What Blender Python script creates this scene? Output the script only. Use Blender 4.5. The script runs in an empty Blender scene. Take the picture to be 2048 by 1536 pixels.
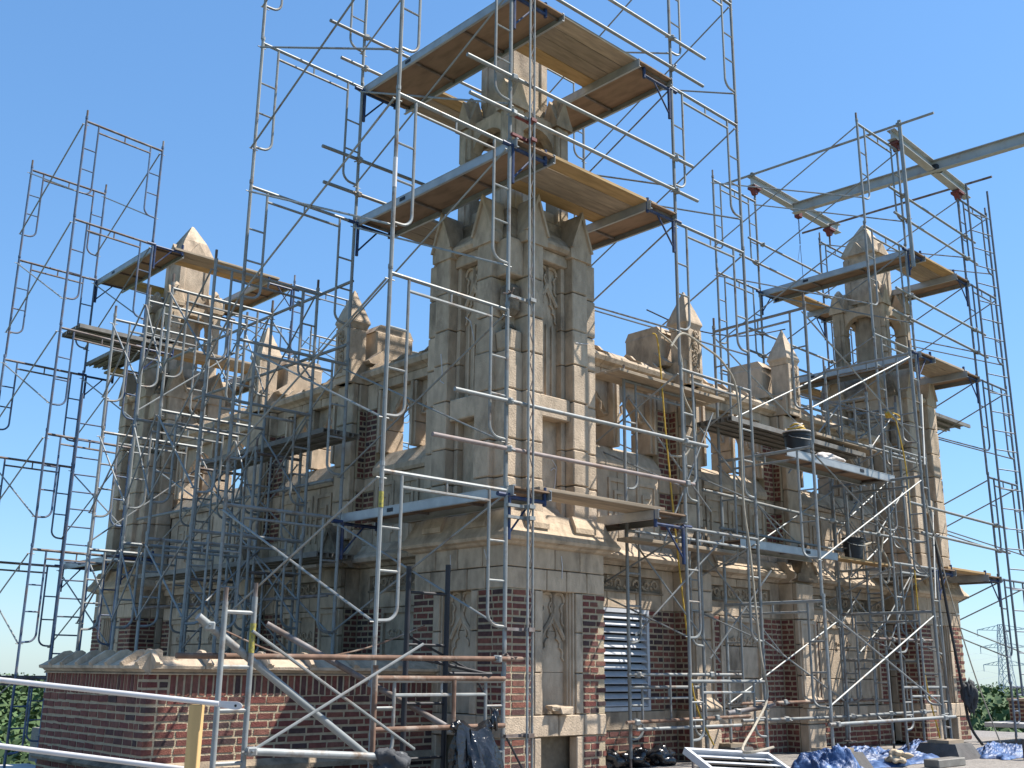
import bpy, bmesh, math, random
from mathutils import Vector, Matrix
random.seed(11)
S = bpy.context.scene
col = S.collection
# ------------------------------------------------------------------ camera
CAM = Vector((-8.1192, -8.7535, 0.0))
YAW, PIT, ROL, FPX = 0.818709, 0.264919, 0.0103637, 2126.3
F = Vector((math.cos(YAW)*math.cos(PIT), math.sin(YAW)*math.cos(PIT), math.sin(PIT)))
R0 = Vector((math.sin(YAW), -math.cos(YAW), 0)); U0 = R0.cross(F)
RR = R0*math.cos(ROL) + U0*math.sin(ROL); UU = U0*math.cos(ROL) - R0*math.sin(ROL)
cd = bpy.data.cameras.new('camera'); cam = bpy.data.objects.new('camera', cd); col.objects.link(cam)
cd.sensor_width = 36; cd.lens = FPX/2048*36; cd.clip_start = 0.1; cd.clip_end = 6000
cam.matrix_world = Matrix(((RR.x, UU.x, -F.x, CAM.x), (RR.y, UU.y, -F.y, CAM.y), (RR.z, UU.z, -F.z, CAM.z), (0, 0, 0, 1)))
S.camera = cam
# ------------------------------------------------------------------ light
SUN = Vector((1.45, -1.0, 2.45)).normalized()
W = bpy.data.worlds.new('World'); S.world = W; W.use_nodes = True
nt = W.node_tree; nt.nodes.clear()
sky = nt.nodes.new('ShaderNodeTexSky'); sky.sky_type = 'NISHITA'; sky.sun_disc = False
sky.sun_elevation = math.asin(SUN.z); sky.sun_rotation = math.atan2(SUN.x, SUN.y)
sky.altitude = 100; sky.air_density = 1.2; sky.dust_density = 0.25; sky.ozone_density = 3.0
bg = nt.nodes.new('ShaderNodeBackground'); bg.inputs['Strength'].default_value = 0.114
out = nt.nodes.new('ShaderNodeOutputWorld')
hs = nt.nodes.new('ShaderNodeHueSaturation'); hs.inputs['Saturation'].default_value = 1.12
gm = nt.nodes.new('ShaderNodeGamma'); gm.inputs['Gamma'].default_value = 0.64
tn = nt.nodes.new('ShaderNodeMix'); tn.data_type = 'RGBA'; tn.blend_type = 'MULTIPLY'; tn.inputs[0].default_value = 1; tn.inputs[7].default_value = (0.96, 1.24, 1.58, 1)
nt.links.new(sky.outputs[0], gm.inputs[0]); nt.links.new(gm.outputs[0], tn.inputs[6])
nt.links.new(tn.outputs[2], hs.inputs['Color']); nt.links.new(hs.outputs[0], bg.inputs[0]); nt.links.new(bg.outputs[0], out.inputs[0])
ld = bpy.data.lights.new('sun', 'SUN'); ld.energy = 5.0; ld.angle = math.radians(0.53); ld.color = (1, 0.95, 0.87)
lo = bpy.data.objects.new('sun', ld); col.objects.link(lo); lo.rotation_euler = SUN.to_track_quat('Z', 'Y').to_euler()
vs = S.view_settings; vs.view_transform = 'Standard'; vs.look = 'None'; vs.exposure = 0.98; vs.gamma = 1.0; vs.use_curve_mapping = False
S.cycles.max_bounces = 6; S.cycles.diffuse_bounces = 3; S.cycles.glossy_bounces = 2

# ------------------------------------------------------------------ materials
def mat(name, c, rough=0.8, metal=0.0, var=0.25, scale=6.0, bump=0.0, bscale=40.0, c2=None, c2amt=0.5, c2scale=3.0,
        rnd=0.0, ramp=None, stretch=(1, 1, 1), spec=0.3):
    m = bpy.data.materials.new(name); m.use_nodes = True
    t = m.node_tree; n = t.nodes; l = t.links; b = n['Principled BSDF']
    b.inputs['Roughness'].default_value = rough; b.inputs['Metallic'].default_value = metal
    b.inputs['Specular IOR Level'].default_value = spec
    geo = n.new('ShaderNodeNewGeometry'); mp = n.new('ShaderNodeMapping'); mp.inputs['Scale'].default_value = stretch
    l.new(geo.outputs['Position'], mp.inputs['Vector'])
    if ramp:
        oi = n.new('ShaderNodeObjectInfo'); cr = n.new('ShaderNodeValToRGB'); cr.color_ramp.interpolation = 'CONSTANT'
        el = cr.color_ramp.elements
        while len(el) > 1: el.remove(el[-1])
        el[0].position = 0; el[0].color = (*ramp[0], 1)
        for i, q in enumerate(ramp[1:]):
            e = el.new((i+1)/len(ramp)); e.color = (*q, 1)
        l.new(oi.outputs['Random'], cr.inputs[0]); base = cr.outputs[0]
    else:
        rg = n.new('ShaderNodeRGB'); rg.outputs[0].default_value = (*c, 1); base = rg.outputs[0]
        if rnd:
            oi = n.new('ShaderNodeObjectInfo'); mr = n.new('ShaderNodeMapRange')
            mr.inputs[3].default_value = 1-rnd; mr.inputs[4].default_value = 1+rnd
            l.new(oi.outputs['Random'], mr.inputs[0])
            mm = n.new('ShaderNodeMix'); mm.data_type = 'RGBA'; mm.blend_type = 'MULTIPLY'; mm.inputs[0].default_value = 1
            l.new(base, mm.inputs[6]); l.new(mr.outputs[0], mm.inputs[7]); base = mm.outputs[2]
    nz = n.new('ShaderNodeTexNoise'); nz.inputs['Scale'].default_value = scale; nz.inputs['Detail'].default_value = 6
    l.new(mp.outputs[0], nz.inputs['Vector'])
    mr2 = n.new('ShaderNodeMapRange'); mr2.inputs[1].default_value = 0.3; mr2.inputs[2].default_value = 0.7
    mr2.inputs[3].default_value = 1-var; mr2.inputs[4].default_value = 1+var
    l.new(nz.outputs[0], mr2.inputs[0])
    mx = n.new('ShaderNodeMix'); mx.data_type = 'RGBA'; mx.blend_type = 'MULTIPLY'; mx.inputs[0].default_value = 1
    l.new(base, mx.inputs[6]); l.new(mr2.outputs[0], mx.inputs[7]); colr = mx.outputs[2]
    if c2:
        n2 = n.new('ShaderNodeTexNoise'); n2.inputs['Scale'].default_value = c2scale; n2.inputs['Detail'].default_value = 8
        n2.inputs['Roughness'].default_value = 0.65
        l.new(mp.outputs[0], n2.inputs['Vector'])
        mr3 = n.new('ShaderNodeMapRange'); mr3.inputs[1].default_value = 0.62-0.3*c2amt; mr3.inputs[2].default_value = 0.82-0.3*c2amt
        mr3.inputs[3].default_value = 0; mr3.inputs[4].default_value = 0.9
        l.new(n2.outputs[0], mr3.inputs[0])
        m2 = n.new('ShaderNodeMix'); m2.data_type = 'RGBA'
        l.new(mr3.outputs[0], m2.inputs[0]); l.new(colr, m2.inputs[6]); m2.inputs[7].default_value = (*c2, 1); colr = m2.outputs[2]
    l.new(colr, b.inputs['Base Color'])
    if bump:
        nb = n.new('ShaderNodeTexNoise'); nb.inputs['Scale'].default_value = bscale; nb.inputs['Detail'].default_value = 4
        l.new(geo.outputs['Position'], nb.inputs['Vector'])
        bp = n.new('ShaderNodeBump'); bp.inputs['Strength'].default_value = bump; bp.inputs['Distance'].default_value = 0.02
        l.new(nb.outputs[0], bp.inputs['Height']); l.new(bp.outputs[0], b.inputs['Normal'])
    return m
M = {}
M['stone'] = mat('cast_stone', (0.435, 0.340, 0.245), 0.9, var=0.17, scale=9, bump=0.5, bscale=55, c2=(0.16, 0.125, 0.09), c2amt=0.36, c2scale=2.1, rnd=0.13, stretch=(1.2, 1.2, 0.6))
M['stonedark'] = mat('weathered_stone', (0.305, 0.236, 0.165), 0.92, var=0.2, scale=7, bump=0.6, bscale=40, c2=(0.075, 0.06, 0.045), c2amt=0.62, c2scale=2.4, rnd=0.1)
M['core'] = mat('mortar_core', (0.17, 0.14, 0.10), 0.95, var=0.2, scale=14, bump=0.4, bscale=60)
M['mortar'] = mat('brick_mortar', (0.3910, 0.3145, 0.2125), 0.95, var=0.15, scale=16, bump=0.6, bscale=80)
M['brick'] = mat('brick_clay', (0.2, 0.06, 0.05), 0.85, var=0.28, scale=22, bump=0.5, bscale=90,
                 ramp=[(0.1395, 0.0504, 0.0396), (0.1620, 0.0558, 0.0414), (0.0900, 0.0414, 0.0360), (0.1890, 0.0720, 0.0495), (0.0630, 0.0378, 0.0360), (0.1485, 0.0468, 0.0378), (0.1125, 0.0477, 0.0405), (0.1710, 0.0738, 0.0540)])
M['galv'] = mat('galvanised_steel', (0.235, 0.245, 0.24), 0.55, 0.2, var=0.22, scale=5, c2=(0.13, 0.085, 0.055), c2amt=0.40, c2scale=5, rnd=0.18)
M['blue'] = mat('blue_painted_steel', (0.085, 0.125, 0.195), 0.55, 0.1, var=0.25, scale=7, c2=(0.16, 0.12, 0.11), c2amt=0.45, c2scale=5, rnd=0.2)
M['bluegrey'] = mat('faded_blue_steel', (0.145, 0.17, 0.205), 0.55, 0.2, var=0.25, scale=7, c2=(0.2, 0.17, 0.15), c2amt=0.42, c2scale=5, rnd=0.2)
M['rust'] = mat('rusty_steel', (0.1615, 0.0978, 0.0680), 0.85, 0.1, var=0.3, scale=9, c2=(0.40, 0.34, 0.28), c2amt=0.4, c2scale=4)
M['rustdark'] = mat('dark_rusty_steel', (0.1360, 0.1020, 0.0850), 0.75, 0.2, var=0.3, scale=9, c2=(0.26, 0.25, 0.25), c2amt=0.5, c2scale=3)
M['oldpipe'] = mat('old_scaffold_pipe', (0.2295, 0.1870, 0.1742), 0.7, 0.1, var=0.2, scale=7, c2=(0.2, 0.12, 0.08), c2amt=0.4, c2scale=3)
M['black'] = mat('black_steel', (0.028, 0.028, 0.032), 0.55, 0.2, var=0.3)
M['bracket'] = mat('blue_bracket_paint', (0.0238, 0.0408, 0.1020), 0.5, 0.0, var=0.25, scale=9, c2=(0.10, 0.09, 0.09), c2amt=0.35, c2scale=9)
M['red'] = mat('red_paint', (0.16, 0.04, 0.04), 0.6, var=0.25, c2=(0.1, 0.04, 0.03), c2amt=0.5)
M['ibeam'] = mat('painted_beam_steel', (0.3570, 0.3655, 0.3570), 0.55, 0.1, var=0.1, scale=4, c2=(0.28, 0.2, 0.15), c2amt=0.25, c2scale=3)
M['alu'] = mat('aluminium', (0.3276, 0.3393, 0.3432), 0.45, 0.35, var=0.12, scale=6, c2=(0.4, 0.4, 0.38), c2amt=0.4)
M['ply'] = mat('plywood', (0.2295, 0.1530, 0.0978), 0.8, var=0.25, scale=3, c2=(0.23, 0.15, 0.10), c2amt=0.45, c2scale=3, stretch=(3, 1, 1))
M['plank'] = mat('weathered_plank', (0.2805, 0.2210, 0.1573), 0.85, var=0.25, scale=5, c2=(0.25, 0.2, 0.15), c2amt=0.45, c2scale=3, rnd=0.2, stretch=(0.6, 4, 4))
M['plankyel'] = mat('fresh_pine_plank', (0.3570, 0.2338, 0.1062), 0.8, var=0.22, scale=5, c2=(0.34, 0.22, 0.11), c2amt=0.4, c2scale=2.5, stretch=(0.6, 4, 4))
M['post'] = mat('pine_post', (0.5270, 0.3400, 0.1445), 0.7, var=0.12, scale=4, stretch=(6, 6, 0.6))
M['white'] = mat('white_painted_tube', (0.5304, 0.5070, 0.4992), 0.45, var=0.06, scale=8, c2=(0.45, 0.38, 0.34), c2amt=0.2, c2scale=9)
M['louver'] = mat('louver_paint', (0.4836, 0.4914, 0.5070), 0.5, 0.05, var=0.08, scale=9)
M['bucket'] = mat('black_plastic', (0.022, 0.024, 0.028), 0.45, var=0.2)
M['yellow'] = mat('yellow_rope', (0.4680, 0.2964, 0.0468), 0.8, var=0.2, scale=30)
M['tag'] = mat('yellow_label', (0.3276, 0.2808, 0.0546), 0.6, var=0.3, scale=60, c2=(0.1, 0.1, 0.08), c2amt=0.5, c2scale=50)
M['oldalu'] = mat('dirty_aluminium', (0.1872, 0.1755, 0.1560), 0.6, 0.2, var=0.25, scale=5, c2=(0.14, 0.12, 0.10), c2amt=0.45)
M['ragtan'] = mat('tan_rag', (0.40, 0.32, 0.22), 0.9, var=0.25, bump=0.5, bscale=30)
M['cream'] = mat('pale_sack_cloth', (0.5148, 0.4680, 0.4290), 0.9, var=0.12, bump=0.4, bscale=30)
M['rope'] = mat('tan_hose', (0.3276, 0.2886, 0.2262), 0.8, var=0.2, scale=12)
M['bag'] = mat('black_bag_film', (0.012, 0.012, 0.014), 0.22, var=0.2, bump=0.7, bscale=18, spec=0.6)
M['cloth'] = mat('charcoal_wrap', (0.05, 0.052, 0.056), 0.75, var=0.3, bump=0.5, bscale=25)
M['tarp'] = mat('blue_tarp', (0.0273, 0.0663, 0.1716), 0.5, var=0.35, scale=6, bump=0.6, bscale=14, c2=(0.15, 0.25, 0.45), c2amt=0.3, c2scale=6, spec=0.4)
M['conc'] = mat('concrete_pad', (0.10, 0.095, 0.09), 0.9, var=0.25, scale=8, bump=0.4, c2=(0.10, 0.09, 0.085), c2amt=0.5)
M['roof'] = mat('gravel_roof', (0.2340, 0.2106, 0.1872), 0.95, var=0.3, scale=25, bump=0.7, bscale=60, c2=(0.16, 0.15, 0.14), c2amt=0.45, c2scale=1.5)
M['wroof'] = mat('pale_membrane_roof', (0.4836, 0.4680, 0.4446), 0.85, var=0.1, scale=2, c2=(0.42, 0.40, 0.37), c2amt=0.4)
M['ground'] = mat('ground_grass', (0.06, 0.09, 0.03), 0.95, var=0.4, scale=0.05, c2=(0.11, 0.12, 0.06), c2amt=0.5, c2scale=0.02)
M['leaf'] = mat('hazed_leaf_green', (0.060, 0.098, 0.034), 0.8, var=0.4, scale=0.7, rnd=0.25, c2=(0.085, 0.13, 0.05), c2amt=0.5, c2scale=0.5)  # green lightened, with distance haze put into the colour
M['bark'] = mat('bark', (0.09, 0.07, 0.05), 0.9)
M['pylon'] = mat('hazed_pylon_steel', (0.42, 0.47, 0.52), 0.6, 0.0, var=0.1)  # paled and blued so the colour carries the distance haze
M['farbldg'] = mat('far_concrete', (0.30, 0.31, 0.34), 0.8, var=0.1, scale=0.2)
M['glass'] = mat('far_window_glass', (0.05, 0.06, 0.08), 0.2, var=0.1)
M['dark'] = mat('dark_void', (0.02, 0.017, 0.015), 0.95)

# ------------------------------------------------------------------ mesh helpers
class MB:
    def __init__(s): s.v = []; s.f = []
    def add(s, vs, fs):
        k = len(s.v); s.v += [Vector(v) for v in vs]; s.f += [tuple(i+k for i in f) for f in fs]; return s
    def box(s, x0, x1, y0, y1, z0, z1, bev=0.0, jit=0.0):
        if x1 < x0: x0, x1 = x1, x0
        if y1 < y0: y0, y1 = y1, y0
        if bev:
            b = min(bev, (x1-x0)*.3, (y1-y0)*.3, (z1-z0)*.3)
            vs = []; X = (x0, x1); Y = (y0, y1); Z = (z0, z1)
            idx = {}
            for i in (0, 1):
                for j in (0, 1):
                    for k in (0, 1):
                        sx, sy, sz = (b if i == 0 else -b), (b if j == 0 else -b), (b if k == 0 else -b)
                        idx[i, j, k, 0] = len(vs); vs.append((X[i], Y[j]+sy, Z[k]+sz))
                        idx[i, j, k, 1] = len(vs); vs.append((X[i]+sx, Y[j], Z[k]+sz))
                        idx[i, j, k, 2] = len(vs); vs.append((X[i]+sx, Y[j]+sy, Z[k]))
            if jit: vs = [(a+random.uniform(-jit, jit), c+random.uniform(-jit, jit), d+random.uniform(-jit, jit)) for a, c, d in vs]
            fs = []
            for i in (0, 1): fs.append([idx[i, 0, 0, 0], idx[i, 1, 0, 0], idx[i, 1, 1, 0], idx[i, 0, 1, 0]])
            for j in (0, 1): fs.append([idx[0, j, 0, 1], idx[1, j, 0, 1], idx[1, j, 1, 1], idx[0, j, 1, 1]])
            for k in (0, 1): fs.append([idx[0, 0, k, 2], idx[1, 0, k, 2], idx[1, 1, k, 2], idx[0, 1, k, 2]])
            for j in (0, 1):
                for k in (0, 1): fs.append([idx[0, j, k, 1], idx[1, j, k, 1], idx[1, j, k, 2], idx[0, j, k, 2]])
            for i in (0, 1):
                for k in (0, 1): fs.append([idx[i, 0, k, 0], idx[i, 1, k, 0], idx[i, 1, k, 2], idx[i, 0, k, 2]])
            for i in (0, 1):
                for j in (0, 1): fs.append([idx[i, j, 0, 0], idx[i, j, 1, 0], idx[i, j, 1, 1], idx[i, j, 0, 1]])
            for i in (0, 1):
                for j in (0, 1):
                    for k in (0, 1): fs.append([idx[i, j, k, 0], idx[i, j, k, 1], idx[i, j, k, 2]])
            return s.add(vs, fs)
        vs = [(x, y, z) for z in (z0, z1) for x, y in ((x0, y0), (x1, y0), (x1, y1), (x0, y1))]
        if jit: vs = [(a+random.uniform(-jit, jit), c+random.uniform(-jit, jit), d+random.uniform(-jit, jit)*2) for a, c, d in vs]
        return s.add(vs, [(3, 2, 1, 0), (4, 5, 6, 7), (0, 1, 5, 4), (1, 2, 6, 5), (2, 3, 7, 6), (3, 0, 4, 7)])
    def tube(s, pts, r, n=8, cap=True, closed=False):
        pts = [Vector(p) for p in pts]; rings = []; N = len(pts)
        ref = None
        for i, p in enumerate(pts):
            if closed: d = pts[(i+1) % N]-pts[i-1]
            else: d = (pts[min(i+1, N-1)]-pts[max(i-1, 0)])
            d.normalize()
            if ref is None:
                ref = d.orthogonal().normalized()
            ref = (ref-d*ref.dot(d)); 
            if ref.length < 1e-6: ref = d.orthogonal()
            ref.normalize(); bn = d.cross(ref)
            rr = r[i] if isinstance(r, (list, tuple)) else r
            rings.append([p+ref*rr*math.cos(2*math.pi*k/n)+bn*rr*math.sin(2*math.pi*k/n) for k in range(n)])
        vs = [v for q in rings for v in q]; fs = []
        for i in range(N if closed else N-1):
            a, b = i*n, ((i+1) % N)*n
            for k in range(n): fs.append((a+k, a+(k+1) % n, b+(k+1) % n, b+k))
        if cap and not closed: fs += [tuple(range(n))[::-1], tuple((N-1)*n+k for k in range(n))]
        return s.add(vs, fs)
    def prism(s, prof, axis, a, b):
        # prof: 2d polygon; axis 'x': (y,z), 'y': (x,z), 'z': (x,y)
        def P(q, t): return {'x': (t, q[0], q[1]), 'y': (q[0], t, q[1]), 'z': (q[0], q[1], t)}[axis]
        n = len(prof); vs = [P(q, a) for q in prof]+[P(q, b) for q in prof]
        fs = [tuple(range(n))[::-1], tuple(range(n, 2*n))]+[(i, (i+1) % n, n+(i+1) % n, n+i) for i in range(n)]
        return s.add(vs, fs)
    def rings(s, rs):
        # list of (list of points) same length, closed loops, capped
        n = len(rs[0]); vs = [p for r in rs for p in r]; fs = []
        for i in range(len(rs)-1):
            for k in range(n): fs.append((i*n+k, i*n+(k+1) % n, (i+1)*n+(k+1) % n, (i+1)*n+k))
        fs += [tuple(range(n))[::-1], tuple((len(rs)-1)*n+k for k in range(n))]
        return s.add(vs, fs)
    def sq(s, cx, cy, prof, rot=0, n=4):
        k0 = math.pi/n
        return s.rings([[(cx+h/math.cos(k0)*math.cos(rot+k0+2*math.pi*k/n), cy+h/math.cos(k0)*math.sin(rot+k0+2*math.pi*k/n), z) for k in range(n)] for h, z in prof])
    def map(s, fn):
        s.v = [Vector(fn(v)) for v in s.v]; return s
    def mesh(s, name, m, smooth=False):
        me = bpy.data.meshes.new(name); me.from_pydata([tuple(v) for v in s.v], [], s.f)
        bm = bmesh.new(); bm.from_mesh(me); bmesh.ops.recalc_face_normals(bm, faces=bm.faces); bm.to_mesh(me); bm.free()
        if m: me.materials.append(m)
        if smooth:
            for p in me.polygons: p.use_smooth = True
            try: me.set_sharp_from_angle(angle=math.radians(40))
            except Exception: pass
        return me
    def build(s, name, m, parent=None, smooth=False):
        return link(name, s.mesh(name, m, smooth), parent)
def link(name, data, parent=None):
    o = bpy.data.objects.new(name, data); col.objects.link(o)
    if parent is not None: o.parent = parent
    return o
def thing(name, label, cat, loc=(0, 0, 0), rz=0, group=None):
    o = bpy.data.objects.new(name, None); col.objects.link(o); o.empty_display_size = 0.2
    o.location = loc; o.rotation_euler = (0, 0, rz); o['label'] = label; o['category'] = cat
    if group: o['group'] = group
    return o
def tag(o, label, cat, group=None):
    o['label'] = label; o['category'] = cat
    if group: o['group'] = group
    return o
def struct(o): o['kind'] = 'structure'; return o
def kids(o): return [c for c in KID.get(o.name, [])]
def copy_tree(o, parent=None, childmap=None):
    if childmap is None:
        childmap = {}
        for q in bpy.data.objects:
            if q.parent: childmap.setdefault(q.parent.name, []).append(q)
    c = o.copy(); col.objects.link(c); c.parent = parent
    for ch in childmap.get(o.name, []): copy_tree(ch, c, childmap)
    return c
def parts_at(root, fn): pass

# ------------------------------------------------------------------ setting: ground, roofs
ROOF = -1.1
struct(MB().box(-900, 2600, -900, 2600, -24.5, -24).build('ground', M['ground']))
struct(MB().box(-14, 13.2, -16, 3.78, ROOF-0.6, ROOF).build('roof_deck', M['roof']))
struct(MB().box(-.2, 13.2, 3.784, 13, ROOF-0.6, ROOF).build('roof_deck', M['roof']))
struct(MB().box(-9, -.21, 3.79, 13.0, -2.4, -1.75).build('pale_roof', M['wroof']))
struct(MB().box(-13.8, 13.0, -15.8, 12.8, -24, -2.42).build('building_block', M['farbldg']))

# ------------------------------------------------------------------ brick and stone helpers
BRICKMESH = [MB().box(-.5, .5, -.5, .5, -.5, .5, jit=.018).mesh('brick', M['brick']) for _ in range(7)]
def finish_bricks(root, specs, off, name='brick', limit=296):
    """specs: (centre, size, importance); nearest to the viewer become single bricks, the rest one joined part"""
    off = Vector(off)
    specs.sort(key=lambda q: (q[2], (Vector(q[0])+off-CAM).length))
    for i, (c, sz, imp) in enumerate(specs[:limit]):
        o = link('brick', random.choice(BRICKMESH), root)
        o.location = c; o.scale = sz; o.rotation_euler = (random.uniform(-.01, .01), 0, random.uniform(-.01, .01))
    rest = specs[limit:]
    if rest:
        for g in range(4):
            b = MB()
            for c, sz, imp in rest[g::4]:
                b.box(c[0]-sz[0]/2, c[0]+sz[0]/2, c[1]-sz[1]/2, c[1]+sz[1]/2, c[2]-sz[2]/2, c[2]+sz[2]/2, jit=.003)
            if b.v: b.build('brick_courses', M['brick'], root)['kind'] = 'stuff'
CH = 0.0758
def brick_field(specs, u0, u1, z0, z1, to, start=0, corner0=None, corner1=None, imp=0, d=0.0, L=0.215):
    """running bond; to(u,d,z)->xyz with d outward; corner0/1: courses (parity) where the field starts past the corner brick"""
    n = max(1, round((z1-z0)/CH)); ch = (z1-z0)/n; J = 0.0245; JV = 0.024
    for i in range(n):
        z = z0+(i+.5)*ch; par = (i+start) % 2
        a, b = u0, u1
        if corner0 is not None and par == corner0: a = u0+0.112
        if corner1 is not None and par == corner1: b = u1-0.112
        u = a; first = (L*.5 if par else L)*random.uniform(.9, 1.1)
        if (b-a) < L*1.3: first = (b-a)*(.45 if par else .6)
        while u < b-0.02:
            w = min(first if u == a else L*(random.uniform(.93, 1.07) if random.random() > .08 else .52), b-u)
            if b-(u+w) < 0.06: w = b-u
            p = Vector(to(u+w/2, d-0.0485+random.uniform(-.002, .0015), z))
            if u == u0 and (corner0 is not None): p = Vector(to(u+w/2-J/4, d-0.0485, z)); w += J/2
            if u+w >= u1-1e-6 and corner1 is not None: p = Vector(to(u+w/2+J/4, d-0.0485, z)); w += J/2
            q0 = Vector(to(0, 0, 0)); qu = Vector(to(1, 0, 0))-q0
            bw = w-JV+random.uniform(-.004, .003); bh = ch-J+random.uniform(-.003, .002)
            specs.append((p, (bw if abs(qu.x) > .5 else .1, bw if abs(qu.y) > .5 else .1, bh), imp))
            u += w if not (u == u0 and corner0 is not None) else w-J/2
STONES = {}
def stone(root, to, u0, u1, d0, d1, z0, z1, name='stone', m='stone', gap=0.005, bev=0.008, jit=0.002):
    a = to(u0+gap, d0, z0+gap); b = to(u1-gap, d1, z1-gap)
    lo_ = [min(a[i], b[i]) for i in range(3)]; hi = [max(a[i], b[i]) for i in range(3)]
    dim = tuple(round(hi[i]-lo_[i], 3) for i in range(3)); key = (dim, m, bev)
    if key not in STONES:
        STONES[key] = MB().box(-dim[0]/2, dim[0]/2, -dim[1]/2, dim[1]/2, -dim[2]/2, dim[2]/2, bev=bev, jit=jit).mesh(name, M[m])
    o = link(name, STONES[key], root); o.location = [(lo_[i]+hi[i])/2 for i in range(3)]
    return o
def piece(root, to, fn, name, m='stone'):
    b = MB(); fn(b); b.map(lambda v: to(v.x, v.y, v.z)); return b.build(name, M[m], root)
def splits(a, b, n, jit=0.1):
    w = (b-a)/n; q = [a]+[a+w*(i+random.uniform(-jit, jit)) for i in range(1, n)]+[b]
    return list(zip(q[:-1], q[1:]))
def relief(b, u0, u1, z0, z1, d, n, vertical=False):
    """carved leaf scrolls: curling stems with leaf knobs, standing proud of the ground"""
    for i in range(n):
        t = (i+.5)/n
        if vertical: cu, cz, rr = (u0+u1)/2+(.12*(u1-u0))*(-1)**i, z0+(z1-z0)*t, min((u1-u0)*.36, (z1-z0)/n*.5)
        else: cu, cz, rr = u0+(u1-u0)*t, (z0+z1)/2, min((z1-z0)*.40, (u1-u0)/n*.52)
        sgn = 1 if i % 2 else -1; ph = random.uniform(0, 6.28)
        pts = []
        for k in range(9):
            a = ph+sgn*k*0.75; q = rr*(1-k*.085); pts.append((cu+q*math.cos(a), d+.004+.002*k, cz+q*math.sin(a)))
        b.tube(pts, [.016-.001*k for k in range(9)], 5)
        for k in range(4):
            a = random.uniform(0, 6.28); q = rr*random.uniform(.65, 1.1); x, z = cu+q*math.cos(a), cz+q*math.sin(a)
            b.sq(x, d, [(.012, z-.016), (.02, z), (.008, z+.018)], rot=a)
def tracery(b, u0, u1, z0, z1, d):
    """two lancets over an ogee arch with cusps"""
    w = u1-u0; c = (u0+u1)/2; h = z1-z0; r = .0185
    def X(t): return u0+w*t
    def Z(t): return z0+h*t
    def line(pts, rr=r): b.tube([(X(a), d, Z(q)) for a, q in pts], rr, 6)
    for s in (0, 1):
        m = lambda a: a if s == 0 else 1-a
        line([(m(.0), .88), (m(.03), .94), (m(.10), .985), (m(.25), 1.0)]); line([(m(.5), .88), (m(.47), .94), (m(.40), .985), (m(.25), 1.0)])
        line([(m(.5), 1), (m(.5), .72), (m(.46), .66), (m(.34), .58), (m(.17), .50), (m(.05), .42), (m(.0), .38)], r*1.5)
        # cusps of the lancets
        line([(m(.02), .86), (m(.10), .84), (m(.16), .80), (m(.13), .76), (m(.09), .74), (m(.12), .66), (m(.09), .60), (m(.02), .56)], r*.7)
        line([(m(.48), .88), (m(.41), .86), (m(.37), .81), (m(.41), .77), (m(.43), .73)], r*.7)
        # cusps under the ogee
        line([(m(.5), .62), (m(.42), .56), (m(.33), .49), (m(.30), .43), (m(.34), .39), (m(.25), .37), (m(.19), .33), (m(.20), .27), (m(.12), .25), (m(.07), .2), (m(.09), .14), (m(.02), .10)], r*.7)

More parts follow.
